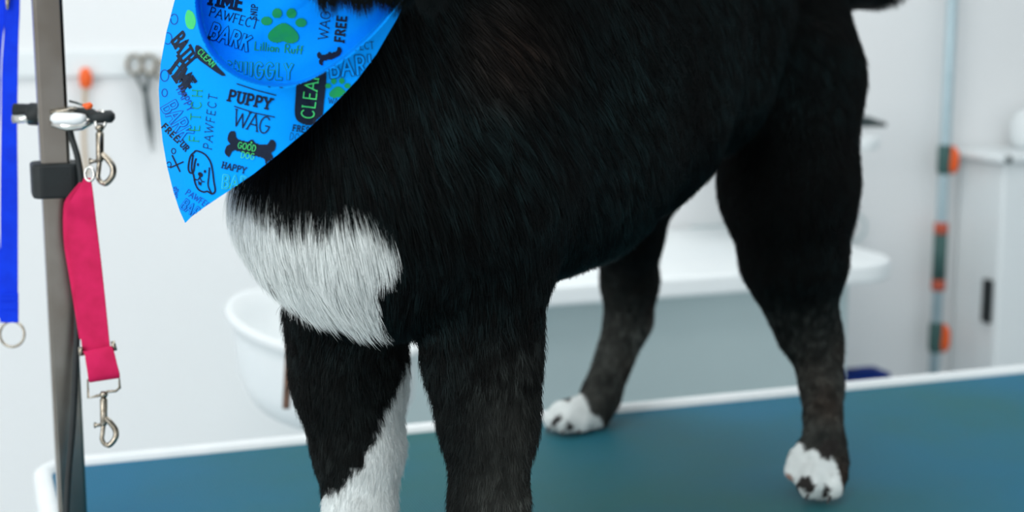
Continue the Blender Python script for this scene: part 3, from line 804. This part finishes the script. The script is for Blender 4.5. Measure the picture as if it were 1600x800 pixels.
dirn = Tn + N0*lift + np.where(HL > 0.018, 0.10, 0.20)[:, None]*rng.normal(size=(NH, 3)); dirn /= np.linalg.norm(dirn, axis=1)[:, None]
# locks: strands lean to a shared tip
cell = 0.0065
key = np.floor(R0/cell + 0.6*wob(R0, 110, 40)).astype(np.int64)
hk = (key[:, 0]*73856093) ^ (key[:, 1]*19349663) ^ (key[:, 2]*83492791)
uq, inv = np.unique(hk, return_inverse=True)
cnt = np.bincount(inv)
tip = R0 + dirn*HLv[:, None]
cm = np.stack([np.bincount(inv, tip[:, i])/cnt for i in range(3)], 1)
lk = (0.55*np.clip((HL-0.006)/0.02, 0, 1))[:, None]
lr = np.random.default_rng(3).random(len(uq))
KP = 5
pts = np.zeros((NH, KP, 3), np.float32)
for i in range(KP):
    t = i/(KP-1)
    p = R0 + dirn*(HLv*t)[:, None] - N0*(lift*HLv[:, None])*0.55*t*t + DN*(HLv*0.10*t*t)[:, None]
    p = p + (cm[inv]-tip)*lk*t*t
    pts[:, i] = p
pts[:, :, 2] = np.maximum(pts[:, :, 2], TZ+0.0012)
hc_, isw = coat(R0)
shade_v = (0.25+3.4*lr[inv]**2.5)*(0.7+0.6*rng.random(NH))*(0.15+2.6*vnoise(R0, 11, 50)**1.6)  # lighter and darker locks: fur highlights painted into the hair colour
shade_v = np.where(R0[:, 2]-TZ < 0.24, 0.45+0.55*shade_v, shade_v)
hc_ = hc_*np.where(isw, 0.96+0.08*rng.random(NH), shade_v)[:, None]
# a little mixing of hairs at the patch borders comes with the strands' own length
hcv = bpy.data.hair_curves.new('fur')
hcv.add_curves([KP]*NH)
loc = np.array(dog.location)
hcv.attributes['position'].data.foreach_set('vector', (pts).reshape(-1).astype(np.float32))
ra_ = hcv.attributes.get('radius') or hcv.attributes.new('radius', 'FLOAT', 'POINT')
prof_ = np.array([1.0, 0.95, 0.8, 0.55, 0.12])
ra_.data.foreach_set('value', (np.clip(0.00010+HL*0.004, 0.00011, 0.00019)[:, None]*prof_[None]).reshape(-1).astype(np.float32))
ca = hcv.attributes.new('coat', 'FLOAT_COLOR', 'CURVE')
ca.data.foreach_set('color', np.concatenate([hc_, np.ones((NH, 1))], 1).astype(np.float32).ravel())
hcv.materials.append(M['fur'])
fur = bpy.data.objects.new('fur', hcv); COL.objects.link(fur); fur.parent = dog
fur.matrix_parent_inverse = Matrix.Translation(-dog.location)
fur['kind'] = 'stuff'
# claws
def claw(x, y, d, r, dx=-4, dy=8):
    a = P(x, y, d); b_ = P(x+dx, y+dy, d-0.006)
    a[2] = max(a[2], TZ+0.004); b_[2] = max(b_[2], TZ+0.0035)
    MB().tube([a-(b_-a)*0.6, a, b_], [r, r, r*0.35], 8).build('claw', M['claw'], dog, smooth=True)
for x, y, dd in ((1262, 774, -0.022), (1296, 779, -0.016)): claw(x, y, GH+dd, 0.0018)
for x, y, dd in ((858, 668, -0.006), (881, 672, -0.018), (906, 672, -0.012)): claw(x, y, GF+dd, 0.0022)
for x, y, dd in ((712, 1045, -0.012), (740, 1060, -0.036), (775, 1060, -0.034), (802, 1045, -0.010)): claw(x, y, GN+dd, 0.0028)
for x, y, dd in ((512, 958, -0.012), (538, 970, -0.036), (569, 970, -0.034), (594, 958, -0.010)): claw(x, y, GL+dd, 0.0028)
# eyes and nose of the raised head, above the frame
for x, y, d in ((395, -300, 1.035), (470, -280, 1.00)):
    c_ = P(x, y, d); MB().lathe(c_-np.array([0, 0, .009]), [(0.0005, 0), (0.006, .002), (0.009, .009), (0.006, .016), (0.0005, .018)], 16).build('eye', M['claw'], dog, smooth=True)
c_ = P(292, -185, 0.92)
MB().lathe(c_-np.array([0, 0, .012]), [(0.001, 0), (0.010, .003), (0.015, .012), (0.012, .020), (0.001, .023)], 20).build('nose', M['rubber'], dog, smooth=True)

# ------------------------------------------------------------------ bandana
BV = BVHTree.FromPolygons([tuple(v) for v in V], [tuple(int(i) for i in f) for f in tri])
UC = np.array(smooth_curve([np.array(q, float) for q in [(300, -80), (305, -20), (308, 20), (316, 55), (334, 88), (362, 114), (395, 129), (430, 135), (468, 130), (505, 113), (545, 86), (580, 55), (606, 26), (640, -20), (670, -80)]], 6))
def ucurve(x, y):
    """signed pixel distance from the folded lip: positive inside the U"""
    x = np.atleast_1d(x); y = np.atleast_1d(y); out = np.zeros(len(x)); 
    for s in range(0, len(x), 4000):
        X = np.stack([x[s:s+4000], y[s:s+4000]], 1)[:, None]
        a, b = UC[None, :-1], UC[None, 1:]
        ab = b-a; h = np.clip(((X-a)*ab).sum(2)/(ab*ab).sum(2), 0, 1)
        dd = np.linalg.norm(X-a-h[..., None]*ab, axis=2).min(1)
        out[s:s+4000] = dd
    return np.where(inpoly(x, y, UC), out, -out)
# resting depth from the dog's own surface, low-passed on a coarse grid
GXs = np.arange(230, 680, 15.0); GYs = np.arange(-75, 365, 15.0)
hit = np.full((len(GYs), len(GXs)), 1.24)
for i, yy in enumerate(GYs):
    for j, xx in enumerate(GXs):
        r_ = ray(xx, yy)
        q = BV.ray_cast(Vector(CAM), Vector(r_/np.linalg.norm(r_)))
        if q[0] is not None: hit[i, j] = (np.array(q[0])-CAM) @ FWD
for it in range(7):
    e_ = np.pad(hit, 1, mode='edge')
    hit = np.minimum(hit, (e_[:-2, 1:-1]+e_[2:, 1:-1]+e_[1:-1, :-2]+e_[1:-1, 2:]+e_[1:-1, 1:-1])/5)
def base_d(x, y):
    fx_ = np.clip((x-GXs[0])/15, 0, len(GXs)-1.001); fy_ = np.clip((y-GYs[0])/15, 0, len(GYs)-1.001)
    i, j = fy_.astype(int), fx_.astype(int); u, v = fx_-j, fy_-i
    return (hit[i, j]*(1-u)*(1-v)+hit[i, j+1]*u*(1-v)+hit[i+1, j]*(1-u)*v+hit[i+1, j+1]*u*v)
def sst(t): t = np.clip(t, 0, 1); return t*t*(3-2*t)
def cloth_d(x, y):
    x = np.asarray(x, float); y = np.asarray(y, float)
    d = base_d(x, y)
    lim = 1.185 - 0.00006*(y-100) + 0.0000022*(x-440)**2      # it drapes; it does not sink round the chest
    d = np.minimum(d-0.022, lim-0.055)
    s = ucurve(x, y)
    lip = np.exp(-np.clip(-s, 0, 400)/26.0)                    # rolled lip outside the U
    rec = sst((s+2)/9.0)*(0.034 - 0.020*sst((s-20)/110))       # the part behind the lip
    d = d - 0.016*lip*(1-sst((s+2)/9.0)) - 0.006 + rec
    d = np.minimum(d, base_d(x, y)-0.011)
    # soft folds
    d = d + 0.0030*np.sin((x*0.9+y*0.35)/19.0)*sst((330-x)/70.0)
    d = d + 0.0022*np.sin((x-y*1.2)/34.0)*sst((-s-25)/60)
    d = d + 0.0030*np.sin((x*0.55+y)/23.0)*sst((s-15)/30)
    d = d + 0.020*sst((300-x)/70.0)
    return d
NU, NV = 190, 210
ys = np.linspace(-68, 348, NV); u = np.linspace(0, 1, NU)
gy_, gu_ = np.meshgrid(ys, u, indexing='ij')
gx_ = Lx(gy_)+(Rx(gy_)-Lx(gy_))*gu_
dd_ = cloth_d(gx_.ravel(), gy_.ravel())
W3 = P(gx_.ravel(), gy_.ravel(), dd_)
mb = MB(); TH = 0.0011
ray_n = W3-CAM; ray_n /= np.linalg.norm(ray_n, axis=1)[:, None]
fr = W3; bk = W3+ray_n*TH
f = []; K = NU*NV
for i in range(NV-1):
    for j in range(NU-1):
        a = i*NU+j; f.append((a, a+1, a+NU+1, a+NU)); f.append((K+a, K+a+NU, K+a+NU+1, K+a+1))
for i in range(NV-1):
    a = i*NU; f.append((a, a+NU, K+a+NU, K+a)); a = i*NU+NU-1; f.append((a+NU, a, K+a, K+a+NU))
for j in range(NU-1):
    f.append((j+1, j, K+j, K+j+1)); a = (NV-1)*NU+j; f.append((a, a+1, K+a+1, K+a))
mb.add(np.concatenate([fr, bk]), f, 0)

# ---- printed pattern: stroke lettering laid on the cloth
def arc(cx, cy, rx, ry, a0, a1, n=10):
    return [(cx+rx*math.cos(math.radians(a0+(a1-a0)*k/n)), cy+ry*math.sin(math.radians(a0+(a1-a0)*k/n))) for k in range(n+1)]
GL_ = {
 'A': (.74, [[(0, 0), (.37, 1), (.74, 0)], [(.13, .35), (.61, .35)]], [(0, 0), (.74, 0)]),
 'B': (.62, [[(.08, 0), (.08, 1)], [(.08, 1)]+arc(.36, .76, .22, .24, 90, -90)+[(.08, .52)], [(.08, .52)]+arc(.38, .26, .24, .26, 90, -90)+[(.08, 0)]], []),
 'C': (.68, [arc(.38, .5, .34, .5, 45, 315, 16)], []),
 'D': (.68, [[(.08, 0), (.08, 1)], [(.08, 1)]+arc(.28, .5, .38, .5, 90, -90, 14)+[(.08, 0)]], []),
 'E': (.58, [[(.55, 1), (.08, 1), (.08, 0), (.55, 0)], [(.08, .52), (.46, .52)]], []),
 'F': (.56, [[(.55, 1), (.08, 1), (.08, 0)], [(.08, .52), (.46, .52)]], [(.08, 0)]),
 'G': (.74, [arc(.38, .5, .34, .5, 45, 350, 16)+[(.72, .46), (.44, .46)]], []),
 'H': (.68, [[(.08, 0), (.08, 1)], [(.60, 0), (.60, 1)], [(.08, .5), (.60, .5)]], [(.08, 0), (.08, 1), (.6, 0), (.6, 1)]),
 'I': (.20, [[(.10, 0), (.10, 1)]], [(.10, 0), (.10, 1)]),
 'K': (.66, [[(.08, 0), (.08, 1)], [(.62, 1), (.10, .45)], [(.28, .62), (.64, 0)]], [(.08, 0), (.08, 1)]),
 'L': (.54, [[(.08, 1), (.08, 0), (.52, 0)]], [(.08, 1)]),
 'M': (.84, [[(.06, 0), (.08, 1), (.42, .25), (.76, 1), (.78, 0)]], [(.06, 0), (.78, 0)]),
 'N': (.70, [[(.08, 0), (.08, 1), (.62, 0), (.62, 1)]], [(.08, 0), (.62, 1)]),
 'O': (.76, [arc(.38, .5, .34, .5, 0, 360, 20)], []),
 'P': (.62, [[(.08, 0), (.08, 1)], [(.08, 1)]+arc(.34, .74, .24, .26, 90, -90)+[(.08, .48)]], [(.08, 0)]),
 'R': (.66, [[(.08, 0), (.08, 1)], [(.08, 1)]+arc(.34, .76, .22, .24, 90, -90)+[(.08, .52)], [(.32, .52), (.64, 0)]], [(.08, 0)]),
 'S': (.58, [arc(.30, .74, .23, .26, 40, 270, 10)[:-1]+arc(.28, .25, .25, .25, 90, -140, 10)], []),
 'T': (.62, [[(0, 1), (.62, 1)], [(.31, 1), (.31, 0)]], [(.31, 0)]),
 'U': (.70, [[(.08, 1), (.08, .32)]+arc(.35, .30, .27, .30, 180, 360)+[(.62, 1)]], [(.08, 1), (.62, 1)]),
 'W': (1.0, [[(0, 1), (.26, 0), (.50, .85), (.74, 0), (1.0, 1)]], [(0, 1), (1, 1)]),
 'Y': (.68, [[(0, 1), (.34, .48), (.68, 1)], [(.34, .48), (.34, 0)]], [(0, 1), (.68, 1), (.34, 0)]),
 'i': (.18, [[(.09, 0), (.09, .5)], [(.09, .68), (.09, .74)]], []), 'l': (.18, [[(.09, 0), (.09, 1)]], []),
 'a': (.5, [arc(.24, .26, .2, .26, 0, 360, 12), [(.44, .5), (.44, 0)]], []), 'n': (.5, [[(.06, 0), (.06, .5)], arc(.24, .3, .18, .2, 180, 0)+[(.42, 0)]], []),
 'u': (.5, [[(.06, .5), (.06, .2)]+arc(.24, .2, .18, .2, 180, 360)+[(.42, .5)]], []), 'f': (.36, [[(.32, .95), (.16, .9), (.12, 0)], [(0, .5), (.3, .5)]], []),
 ' ': (.4, [], []),
}
OFF = 0.0009
PM = {'dark': 1, 'mid': 2, 'green': 3, 'mint': 4, 'cloth': 0}
def lay(quads, mi, region, off=OFF):
    """quads: list of 4 photo-frame points; keeps those on the cloth and the right side of the fold"""
    if not quads: return
    q = np.array(quads, float); c = q.mean(1)
    ok = (c[:, 0] > Lx(c[:, 1])+1) & (c[:, 0] < Rx(c[:, 1])-1) & (c[:, 1] < 346) & (c[:, 1] > -60)
    s = ucurve(c[:, 0], c[:, 1])
    if region == 'in': ok &= s > 9
    elif region == 'out': ok &= s < -1
    q = q[ok]
    if not len(q): return
    fl_ = q.reshape(-1, 2)
    w = P(fl_[:, 0], fl_[:, 1], cloth_d(fl_[:, 0], fl_[:, 1])-off)
    mb.add(w, [tuple(range(4*i, 4*i+4)) for i in range(len(q))], mi)
def stroke(pl, wd, mi, region, off=OFF, closed=False):
    pl = [np.array(p, float) for p in pl]
    if closed: pl = pl+[pl[0], pl[1]]
    dn = []
    for a, b in zip(pl[:-1], pl[1:]):
        n_ = max(1, int(np.linalg.norm(b-a)/2.2))
        dn += [a+(b-a)*k/n_ for k in range(n_)]
    dn.append(pl[-1])
    dn = [p for i, p in enumerate(dn) if i == 0 or np.linalg.norm(p-dn[i-1]) > 1e-4]
    if len(dn) < 2: return
    L, R_ = [], []
    for i in range(len(dn)):
        t0 = dn[i]-dn[i-1] if i > 0 else dn[1]-dn[0]
        t1 = dn[i+1]-dn[i] if i < len(dn)-1 else dn[i]-dn[i-1]
        t0 = t0/np.linalg.norm(t0); t1 = t1/np.linalg.norm(t1)
        t = t0+t1; nt_ = np.linalg.norm(t); t = t1 if nt_ < 0.3 else t/nt_
        n_ = np.array([-t[1], t[0]]); sc = 1/max(0.6, abs(n_ @ np.array([-t0[1], t0[0]])))
        L.append(dn[i]+n_*wd/2*sc); R_.append(dn[i]-n_*wd/2*sc)
    e0 = (dn[0]-dn[1])/np.linalg.norm(dn[0]-dn[1])*wd*0.3 if not closed else 0
    L[0] = L[0]+e0; R_[0] = R_[0]+e0
    e1 = (dn[-1]-dn[-2])/np.linalg.norm(dn[-1]-dn[-2])*wd*0.3 if not closed else 0
    L[-1] = L[-1]+e1; R_[-1] = R_[-1]+e1
    lay([(L[i], L[i+1], R_[i+1], R_[i]) for i in range(len(dn)-1)], PM[mi], region, off)
def text(s, x, y, ang, h, color='dark', w=0.13, wx=1.0, shear=0.0, serif=0.0, gap=0.14, outline=False, region='any', bend=0.0, off=OFF):
    """baseline starts at photo point (x, y); ang in degrees anticlockwise; h cap height in photo pixels"""
    a = math.radians(ang); ux = np.array([math.cos(a), -math.sin(a)]); uy = np.array([-math.sin(a), -math.cos(a)])
    uy = uy+ux*shear
    pen = 0.0
    for ch in s:
        wd_, st, se = GL_[ch]
        def T(p):
            X_ = (pen+p[0]*wx)*h; Y_ = p[1]*h
            return np.array([x, y])+ux*X_+uy*(Y_+bend*X_*X_/100.0)
        for pl in st:
            q = [T(p) for p in pl]
            if outline:
                stroke(q, w*h*2.4, color, region, off); 
            else: stroke(q, w*h, color, region, off)
        if outline:
            for pl in st: stroke([T(p) for p in pl], w*h*2.4-2.2*outline, 'cloth', region, off+0.0003)
        if serif:
            for p in se:
                stroke([T((p[0]-serif/wx, p[1])), T((p[0]+serif/wx, p[1]))], w*h*0.8, color, region, off)
        pen += wd_*wx+gap
def blob(pts, mi, region='any', off=OFF):
    """filled outline, cut into small cells"""
    pts = np.array(smooth_curve([np.array(p, float) for p in pts], 6, closed=True)) if len(pts) > 4 else np.array(pts, float)
    x0, y0 = pts.min(0); x1, y1 = pts.max(0); st = 1.5; q = []
    y = y0
    while y < y1:
        # scanline spans at the row centre
        yc = y+st/2; xs = []
        for i in range(len(pts)):
            a, b = pts[i-1], pts[i]
            if (a[1] > yc) != (b[1] > yc): xs.append(a[0]+(yc-a[1])/(b[1]-a[1])*(b[0]-a[0]))
        xs.sort()
        for s0, s1 in zip(xs[::2], xs[1::2]):
            n_ = max(1, int((s1-s0)/2.5)); e = np.linspace(s0, s1, n_+1)
            q += [((e[k], y), (e[k+1], y), (e[k+1], y+st), (e[k], y+st)) for k in range(n_)]
        y += st
    lay(q, PM[mi], region, off)
def rot(pts, cx, cy, ang, s=1.0):
    a = math.radians(ang); return [(cx+s*(p[0]*math.cos(a)+p[1]*math.sin(a)), cy+s*(-p[0]*math.sin(a)+p[1]*math.cos(a))) for p in pts]
def paw_print(cx, cy, ang, s, mi, region):
    blob(rot([(-22, 14), (-24, 4), (-12, -9), (0, -14), (12, -9), (24, 4), (22, 14), (10, 18), (0, 15), (-10, 18)], cx, cy, ang, s), mi, region)
    for x, y, rx, ry in ((-28, -16, 9, 7), (-12, -29, 8, 8), (11, -30, 8, 8), (27, -16, 9, 7)):
        blob(rot([(x+rx*math.cos(t), y+ry*math.sin(t)) for t in np.linspace(0, 2*math.pi, 10, endpoint=False)], cx, cy, ang, s), mi, region)
BONE = [(p_[0], p_[1]*1.35) for p_ in [(-27, 7), (-33, 16), (-42, 12), (-41, 3), (-36, 0), (-42, -5), (-41, -15), (-32, -17), (-26, -9), (-8, -8), (0, -12), (8, -8), (26, -9), (32, -17), (41, -14), (42, -5), (37, 0), (42, 5), (40, 14), (32, 16), (26, 9), (0, 8)]]
# behind the lip
text('TIME', 322, 5, -11, 21, 'dark', 0.24, 0.95, serif=.16, gap=.18, region='in')
text('PAWFECT', 326, 24, -16, 14, 'dark', 0.09, 0.98, serif=.07, gap=.14, region='in')
text('BARK', 326, 58, -20, 23, 'dark', 0.11, 0.80, gap=.20, outline=1.0, region='in')
text('SNIP', 400, 31, 84, 9.5, 'dark', 0.16, 0.9, serif=.1, gap=.2, region='in')
paw_print(443, 50, -3, 0.98, 'green', 'in')
text('Lillian Ruff', 397, 78, -5, 13, 'green', 0.13, 1.0, gap=.12, region='in')
text('SNUGGLY', 352, 120, -2, 23, 'green', 0.10, 0.68, gap=.22, outline=1.0, region='in')
text('WAG', 512, 62, 84, 15, 'dark', 0.09, 1.05, serif=.08, gap=.14, region='in')
text('FREE', 537, 66, 84, 14, 'dark', 0.22, 0.95, serif=.13, gap=.2, region='in')
blob(rot(BONE, 516, 88, 15, 0.46), 'dark', 'in')
# front layer
stroke([(370, 131), (400, 141), (431, 149)], 1.7, 'dark', 'out')
stroke([(416, 134), (422, 136)], 1.4, 'dark', 'out'); blob([(436, 136), (441, 133), (442, 138), (438, 138)], 'dark', 'out')
text('PUPPY', 356, 157, -12, 16.5, 'dark', 0.22, 0.98, serif=.17, gap=.22, region='out')
stroke([(366, 166), (396, 176), (429, 183)], 1.7, 'dark', 'out')
text('WAG', 363, 196, -14, 26, 'dark', 0.075, 0.85, serif=.07, gap=.04, region='out')
blob(rot(BONE, 391, 232, -12, 0.90), 'dark', 'out')
for p in (rot([(0, -10.5)], 391, 232, -12, 0.9)): blob([(p[0]+1.3*math.cos(t), p[1]+1.3*math.sin(t)) for t in np.linspace(0, 6.28, 7)[:-1]], 'mint', 'out', OFF+0.0004)
text('GOOD', 371, 231, -12, 9.5, 'mint', 0.12, 0.86, gap=.14, region='out', off=OFF+0.0005)
text('DOG', 376, 246, -10, 9.5, 'mint', 0.12, 0.86, gap=.16, region='out', off=OFF+0.0005)
text('HAPPY', 346, 262, -14, 9.5, 'dark', 0.18, 0.95, serif=.13, gap=.20, region='out')
text('BARK', 347, 293, -5, 19, 'mint', 0.09, 0.80, gap=.2, outline=0.8, region='out')
blob([(464, 128), (470, 118), (485, 106), (506, 100), (510, 120), (506, 160), (502, 188), (490, 196), (470, 192), (461, 180), (462, 150)], 'dark', 'out')
text('CLEAN', 490, 186, 83, 20, 'mint', 0.10, 0.95, serif=.07, gap=.16, region='out', off=OFF+0.0005)
text('FRESH', 457, 204, -8, 9, 'dark', 0.18, 0.95, serif=.13, gap=.2, region='out')
text('DOG', 452, 218, -8, 11, 'dark', 0.07, 0.8, gap=.2, region='out')
text('PAWFECT', 330, 234, 84, 13, 'dark', 0.08, 1.02, serif=.08, shear=.12, gap=.28, region='out')
text('PAWFECT', 526, 82, 6, 11, 'dark', 0.09, 0.95, serif=.07, gap=.14, region='out')
text('BARK', 516, 121, 6, 28, 'dark', 0.09, 0.80, gap=.20, outline=1.0, region='out')
paw_print(528, 143, 0, 0.55, 'green', 'out')
text('WAG', 513, 162, -2, 9, 'dark', 0.10, 0.9, serif=.07, gap=.1, region='out')
# left flank, folded away
blob([(293, 16), (302, 20), (306, 34), (301, 46), (292, 42), (289, 28)], 'mint', 'out')
text('BATH', 268, 64, -62, 22, 'dark', 0.20, 0.62, serif=.1, shear=-.25, gap=.14, region='out')
stroke([(273, 97), (287, 115), (301, 129)], 1.8, 'dark', 'out')
text('TIME', 262, 108, -56, 25, 'dark', 0.22, 0.70, serif=.12, shear=-.35, gap=.14, region='out')
text('FETCH', 310, 222, 86, 15, 'green', 0.10, 1.1, serif=.08, gap=.5, region='out')
blob([(305, 73), (312, 72), (326, 86), (340, 104), (352, 117), (346, 118), (325, 104), (308, 90)], 'dark', 'out')
text('CLEAN', 308, 82, -45, 9, 'mint', 0.13, 0.95, gap=.15, region='out', off=OFF+0.0005)
text('FREE', 252, 199, -44, 9, 'dark', 0.26, 1.1, serif=.15, gap=.3, region='out')
text('FUR', 276, 222, -48, 9, 'dark', 0.22, 0.95, serif=.15, gap=.2, region='out')
text('BARK', 252, 168, -60, 24, 'mid', 0.08, 0.75, gap=.15, outline=1.0, region='out')
text('HAPPY', 275, 140, -62, 12, 'mid', 0.12, 0.8, gap=.15, region='out')
for cx, cy, r in ((257, 118, 9), (262, 60, 9), (257, 145, 6), (272, 30, 8)):
    stroke([(cx+r*0.7*math.cos(t), cy+r*math.sin(t)) for t in np.linspace(0, 6.283, 18)], 1.3, 'mid', 'out')
# scissors
stroke([(269, 243), (281, 268)], 2.4, 'dark', 'out'); stroke([(266, 262), (286, 253)], 2.2, 'dark', 'out')
for cx, cy in ((271, 236), (264, 257)):
    stroke([(cx+3.2*math.cos(t), cy+4.2*math.sin(t)) for t in np.linspace(0, 6.283, 14)], 1.3, 'dark', 'out')
# puppy face
face = [(303, 238), (312, 237), (322, 243), (329, 254), (332, 268), (334, 284), (336, 298), (331, 303), (324, 299), (318, 300), (310, 296), (305, 287), (302, 273), (299, 262)]
stroke(smooth_curve([np.array(p, float) for p in face], 4, closed=True), 2.6, 'dark', 'out')
stroke(smooth_curve([np.array(p, float) for p in [(303, 238), (297, 245), (294, 262), (297, 270), (302, 268), (304, 255), (306, 248)]], 5), 2.6, 'dark', 'out')
stroke(smooth_curve([np.array(p, float) for p in [(327, 262), (326, 275), (325, 290), (330, 301)]], 5), 2.2, 'dark', 'out')
for cx, cy, r in ((309, 257, 1.7), (320, 268, 1.9)):
    blob([(cx+r*math.cos(t), cy+1.3*r*math.sin(t)) for t in np.linspace(0, 6.28, 7)[:-1]], 'dark', 'out')
blob([(311, 269), (316, 271), (316, 276), (312, 276), (309, 272)], 'dark', 'out')
stroke(smooth_curve([np.array(p, float) for p in [(312, 276), (309, 281), (305, 280)]], 4), 1.8, 'dark', 'out')
stroke(smooth_curve([np.array(p, float) for p in [(312, 277), (315, 283), (319, 284)]], 4), 1.8, 'dark', 'out')
blob([(309, 283), (315, 285), (314, 290), (310, 289)], 'dark', 'out')
text('PAWFECT', 289, 303, -33, 9, 'mid', 0.11, 0.95, serif=.08, gap=.15, region='out')
text('BARK', 281, 324, -35, 16, 'mid', 0.08, 0.75, gap=.15, outline=0.8, region='out')
text('SNIP', 276, 310, 80, 7, 'mid', 0.16, 0.9, serif=.1, gap=.2, region='out')
o = mb.build('bandana', [M['bandana'], M['print_dark'], M['print_mid'], M['print_green'], M['print_mint']], smooth=True)
tag(o, 'bright blue printed bandana tied round the dog\'s neck, PUPPY and WAG lettering', 'bandana')

# the rolled band that runs on round the neck from both corners
nc = P(538, -66, 1.205); rb_ = []
for a in np.linspace(0, 2*math.pi, 72, endpoint=False):
    dr = RGT*math.cos(a)+FH*math.sin(a)
    q = BV.ray_cast(Vector(nc + dr*0.4), Vector(-dr))
    r_ = 0.4-q[3] if q[0] is not None else 0.09
    rb_.append(float(np.clip(r_, 0.05, 0.092)))
rb_ = np.array(rb_)
for it in range(6): rb_ = (np.roll(rb_, 1)+rb_+np.roll(rb_, -1))/3
ringp = [nc + (rb_[k]+0.012)*(RGT*math.cos(a)+FH*math.sin(a)) + np.array([0, 0, 0.001*math.sin(5*a)]) for k, a in enumerate(np.linspace(0, 2*math.pi, 72, endpoint=False))]
rv = []; rf = []
for p in ringp:
    c_ = p-nc; c_ = c_/np.linalg.norm(c_)
    rv += [p+c_*0.0015+np.array([0, 0, zz])*1.0+c_*dz for zz, dz in ((-0.016, 0), (-0.008, 0.004), (0.008, 0.004), (0.016, 0), (0.008, -0.003), (-0.008, -0.003))]
for i in range(72):
    for k in range(6): rf.append((i*6+k, i*6+(k+1) % 6, ((i+1) % 72)*6+(k+1) % 6, ((i+1) % 72)*6+k))
nb_ = MB().add(rv, rf).build('neck_band', M['bandana'], None, smooth=True); nb_.parent = o

# throat fur falling over the top of the bandana
NT = 4200
tx = rng.uniform(445, 690, NT); ty = -46 + 12*rng.random(NT)
ty = ty - np.clip(470-tx, 0, 60)*0.5
tlen = (30+26*rng.random(NT)+14*np.sin(tx/17.0)**2)*np.clip((tx-440)/60, 0.4, 1)
lockx = np.round(tx/9)*9 + 5*np.sin(np.round(tx/9)*3.1)
d0_ = cloth_d(tx, ty)-0.012; jx = rng.normal(size=NT)*4
tp_ = np.zeros((NT, 5, 3), np.float32)
for i in range(5):
    t = i/4
    xx = tx + (lockx-tx)*0.35*t*t + 5*t + jx*t*t; yy = ty + tlen*1.0*t
    tp_[:, i] = P(xx, yy, np.minimum(cloth_d(xx, yy)-0.004-0.005*(1-t), d0_))
hb_ = bpy.data.hair_curves.new('throat_fur'); hb_.add_curves([5]*NT)
hb_.attributes['position'].data.foreach_set('vector', tp_.reshape(-1))
ra_ = hb_.attributes.get('radius') or hb_.attributes.new('radius', 'FLOAT', 'POINT')
ra_.data.foreach_set('value', (np.full(NT, 0.00016)[:, None]*prof_[None]).reshape(-1).astype(np.float32))
ca = hb_.attributes.new('coat', 'FLOAT_COLOR', 'CURVE')
ca.data.foreach_set('color', np.concatenate([np.tile(BLACK*1.5, (NT, 1)), np.ones((NT, 1))], 1).astype(np.float32).ravel())
hb_.materials.append(M['fur'])
tf = bpy.data.objects.new('throat_fur', hb_); COL.objects.link(tf); tf.parent = dog
tf.matrix_parent_inverse = Matrix.Translation(-dog.location); tf['kind'] = 'stuff'
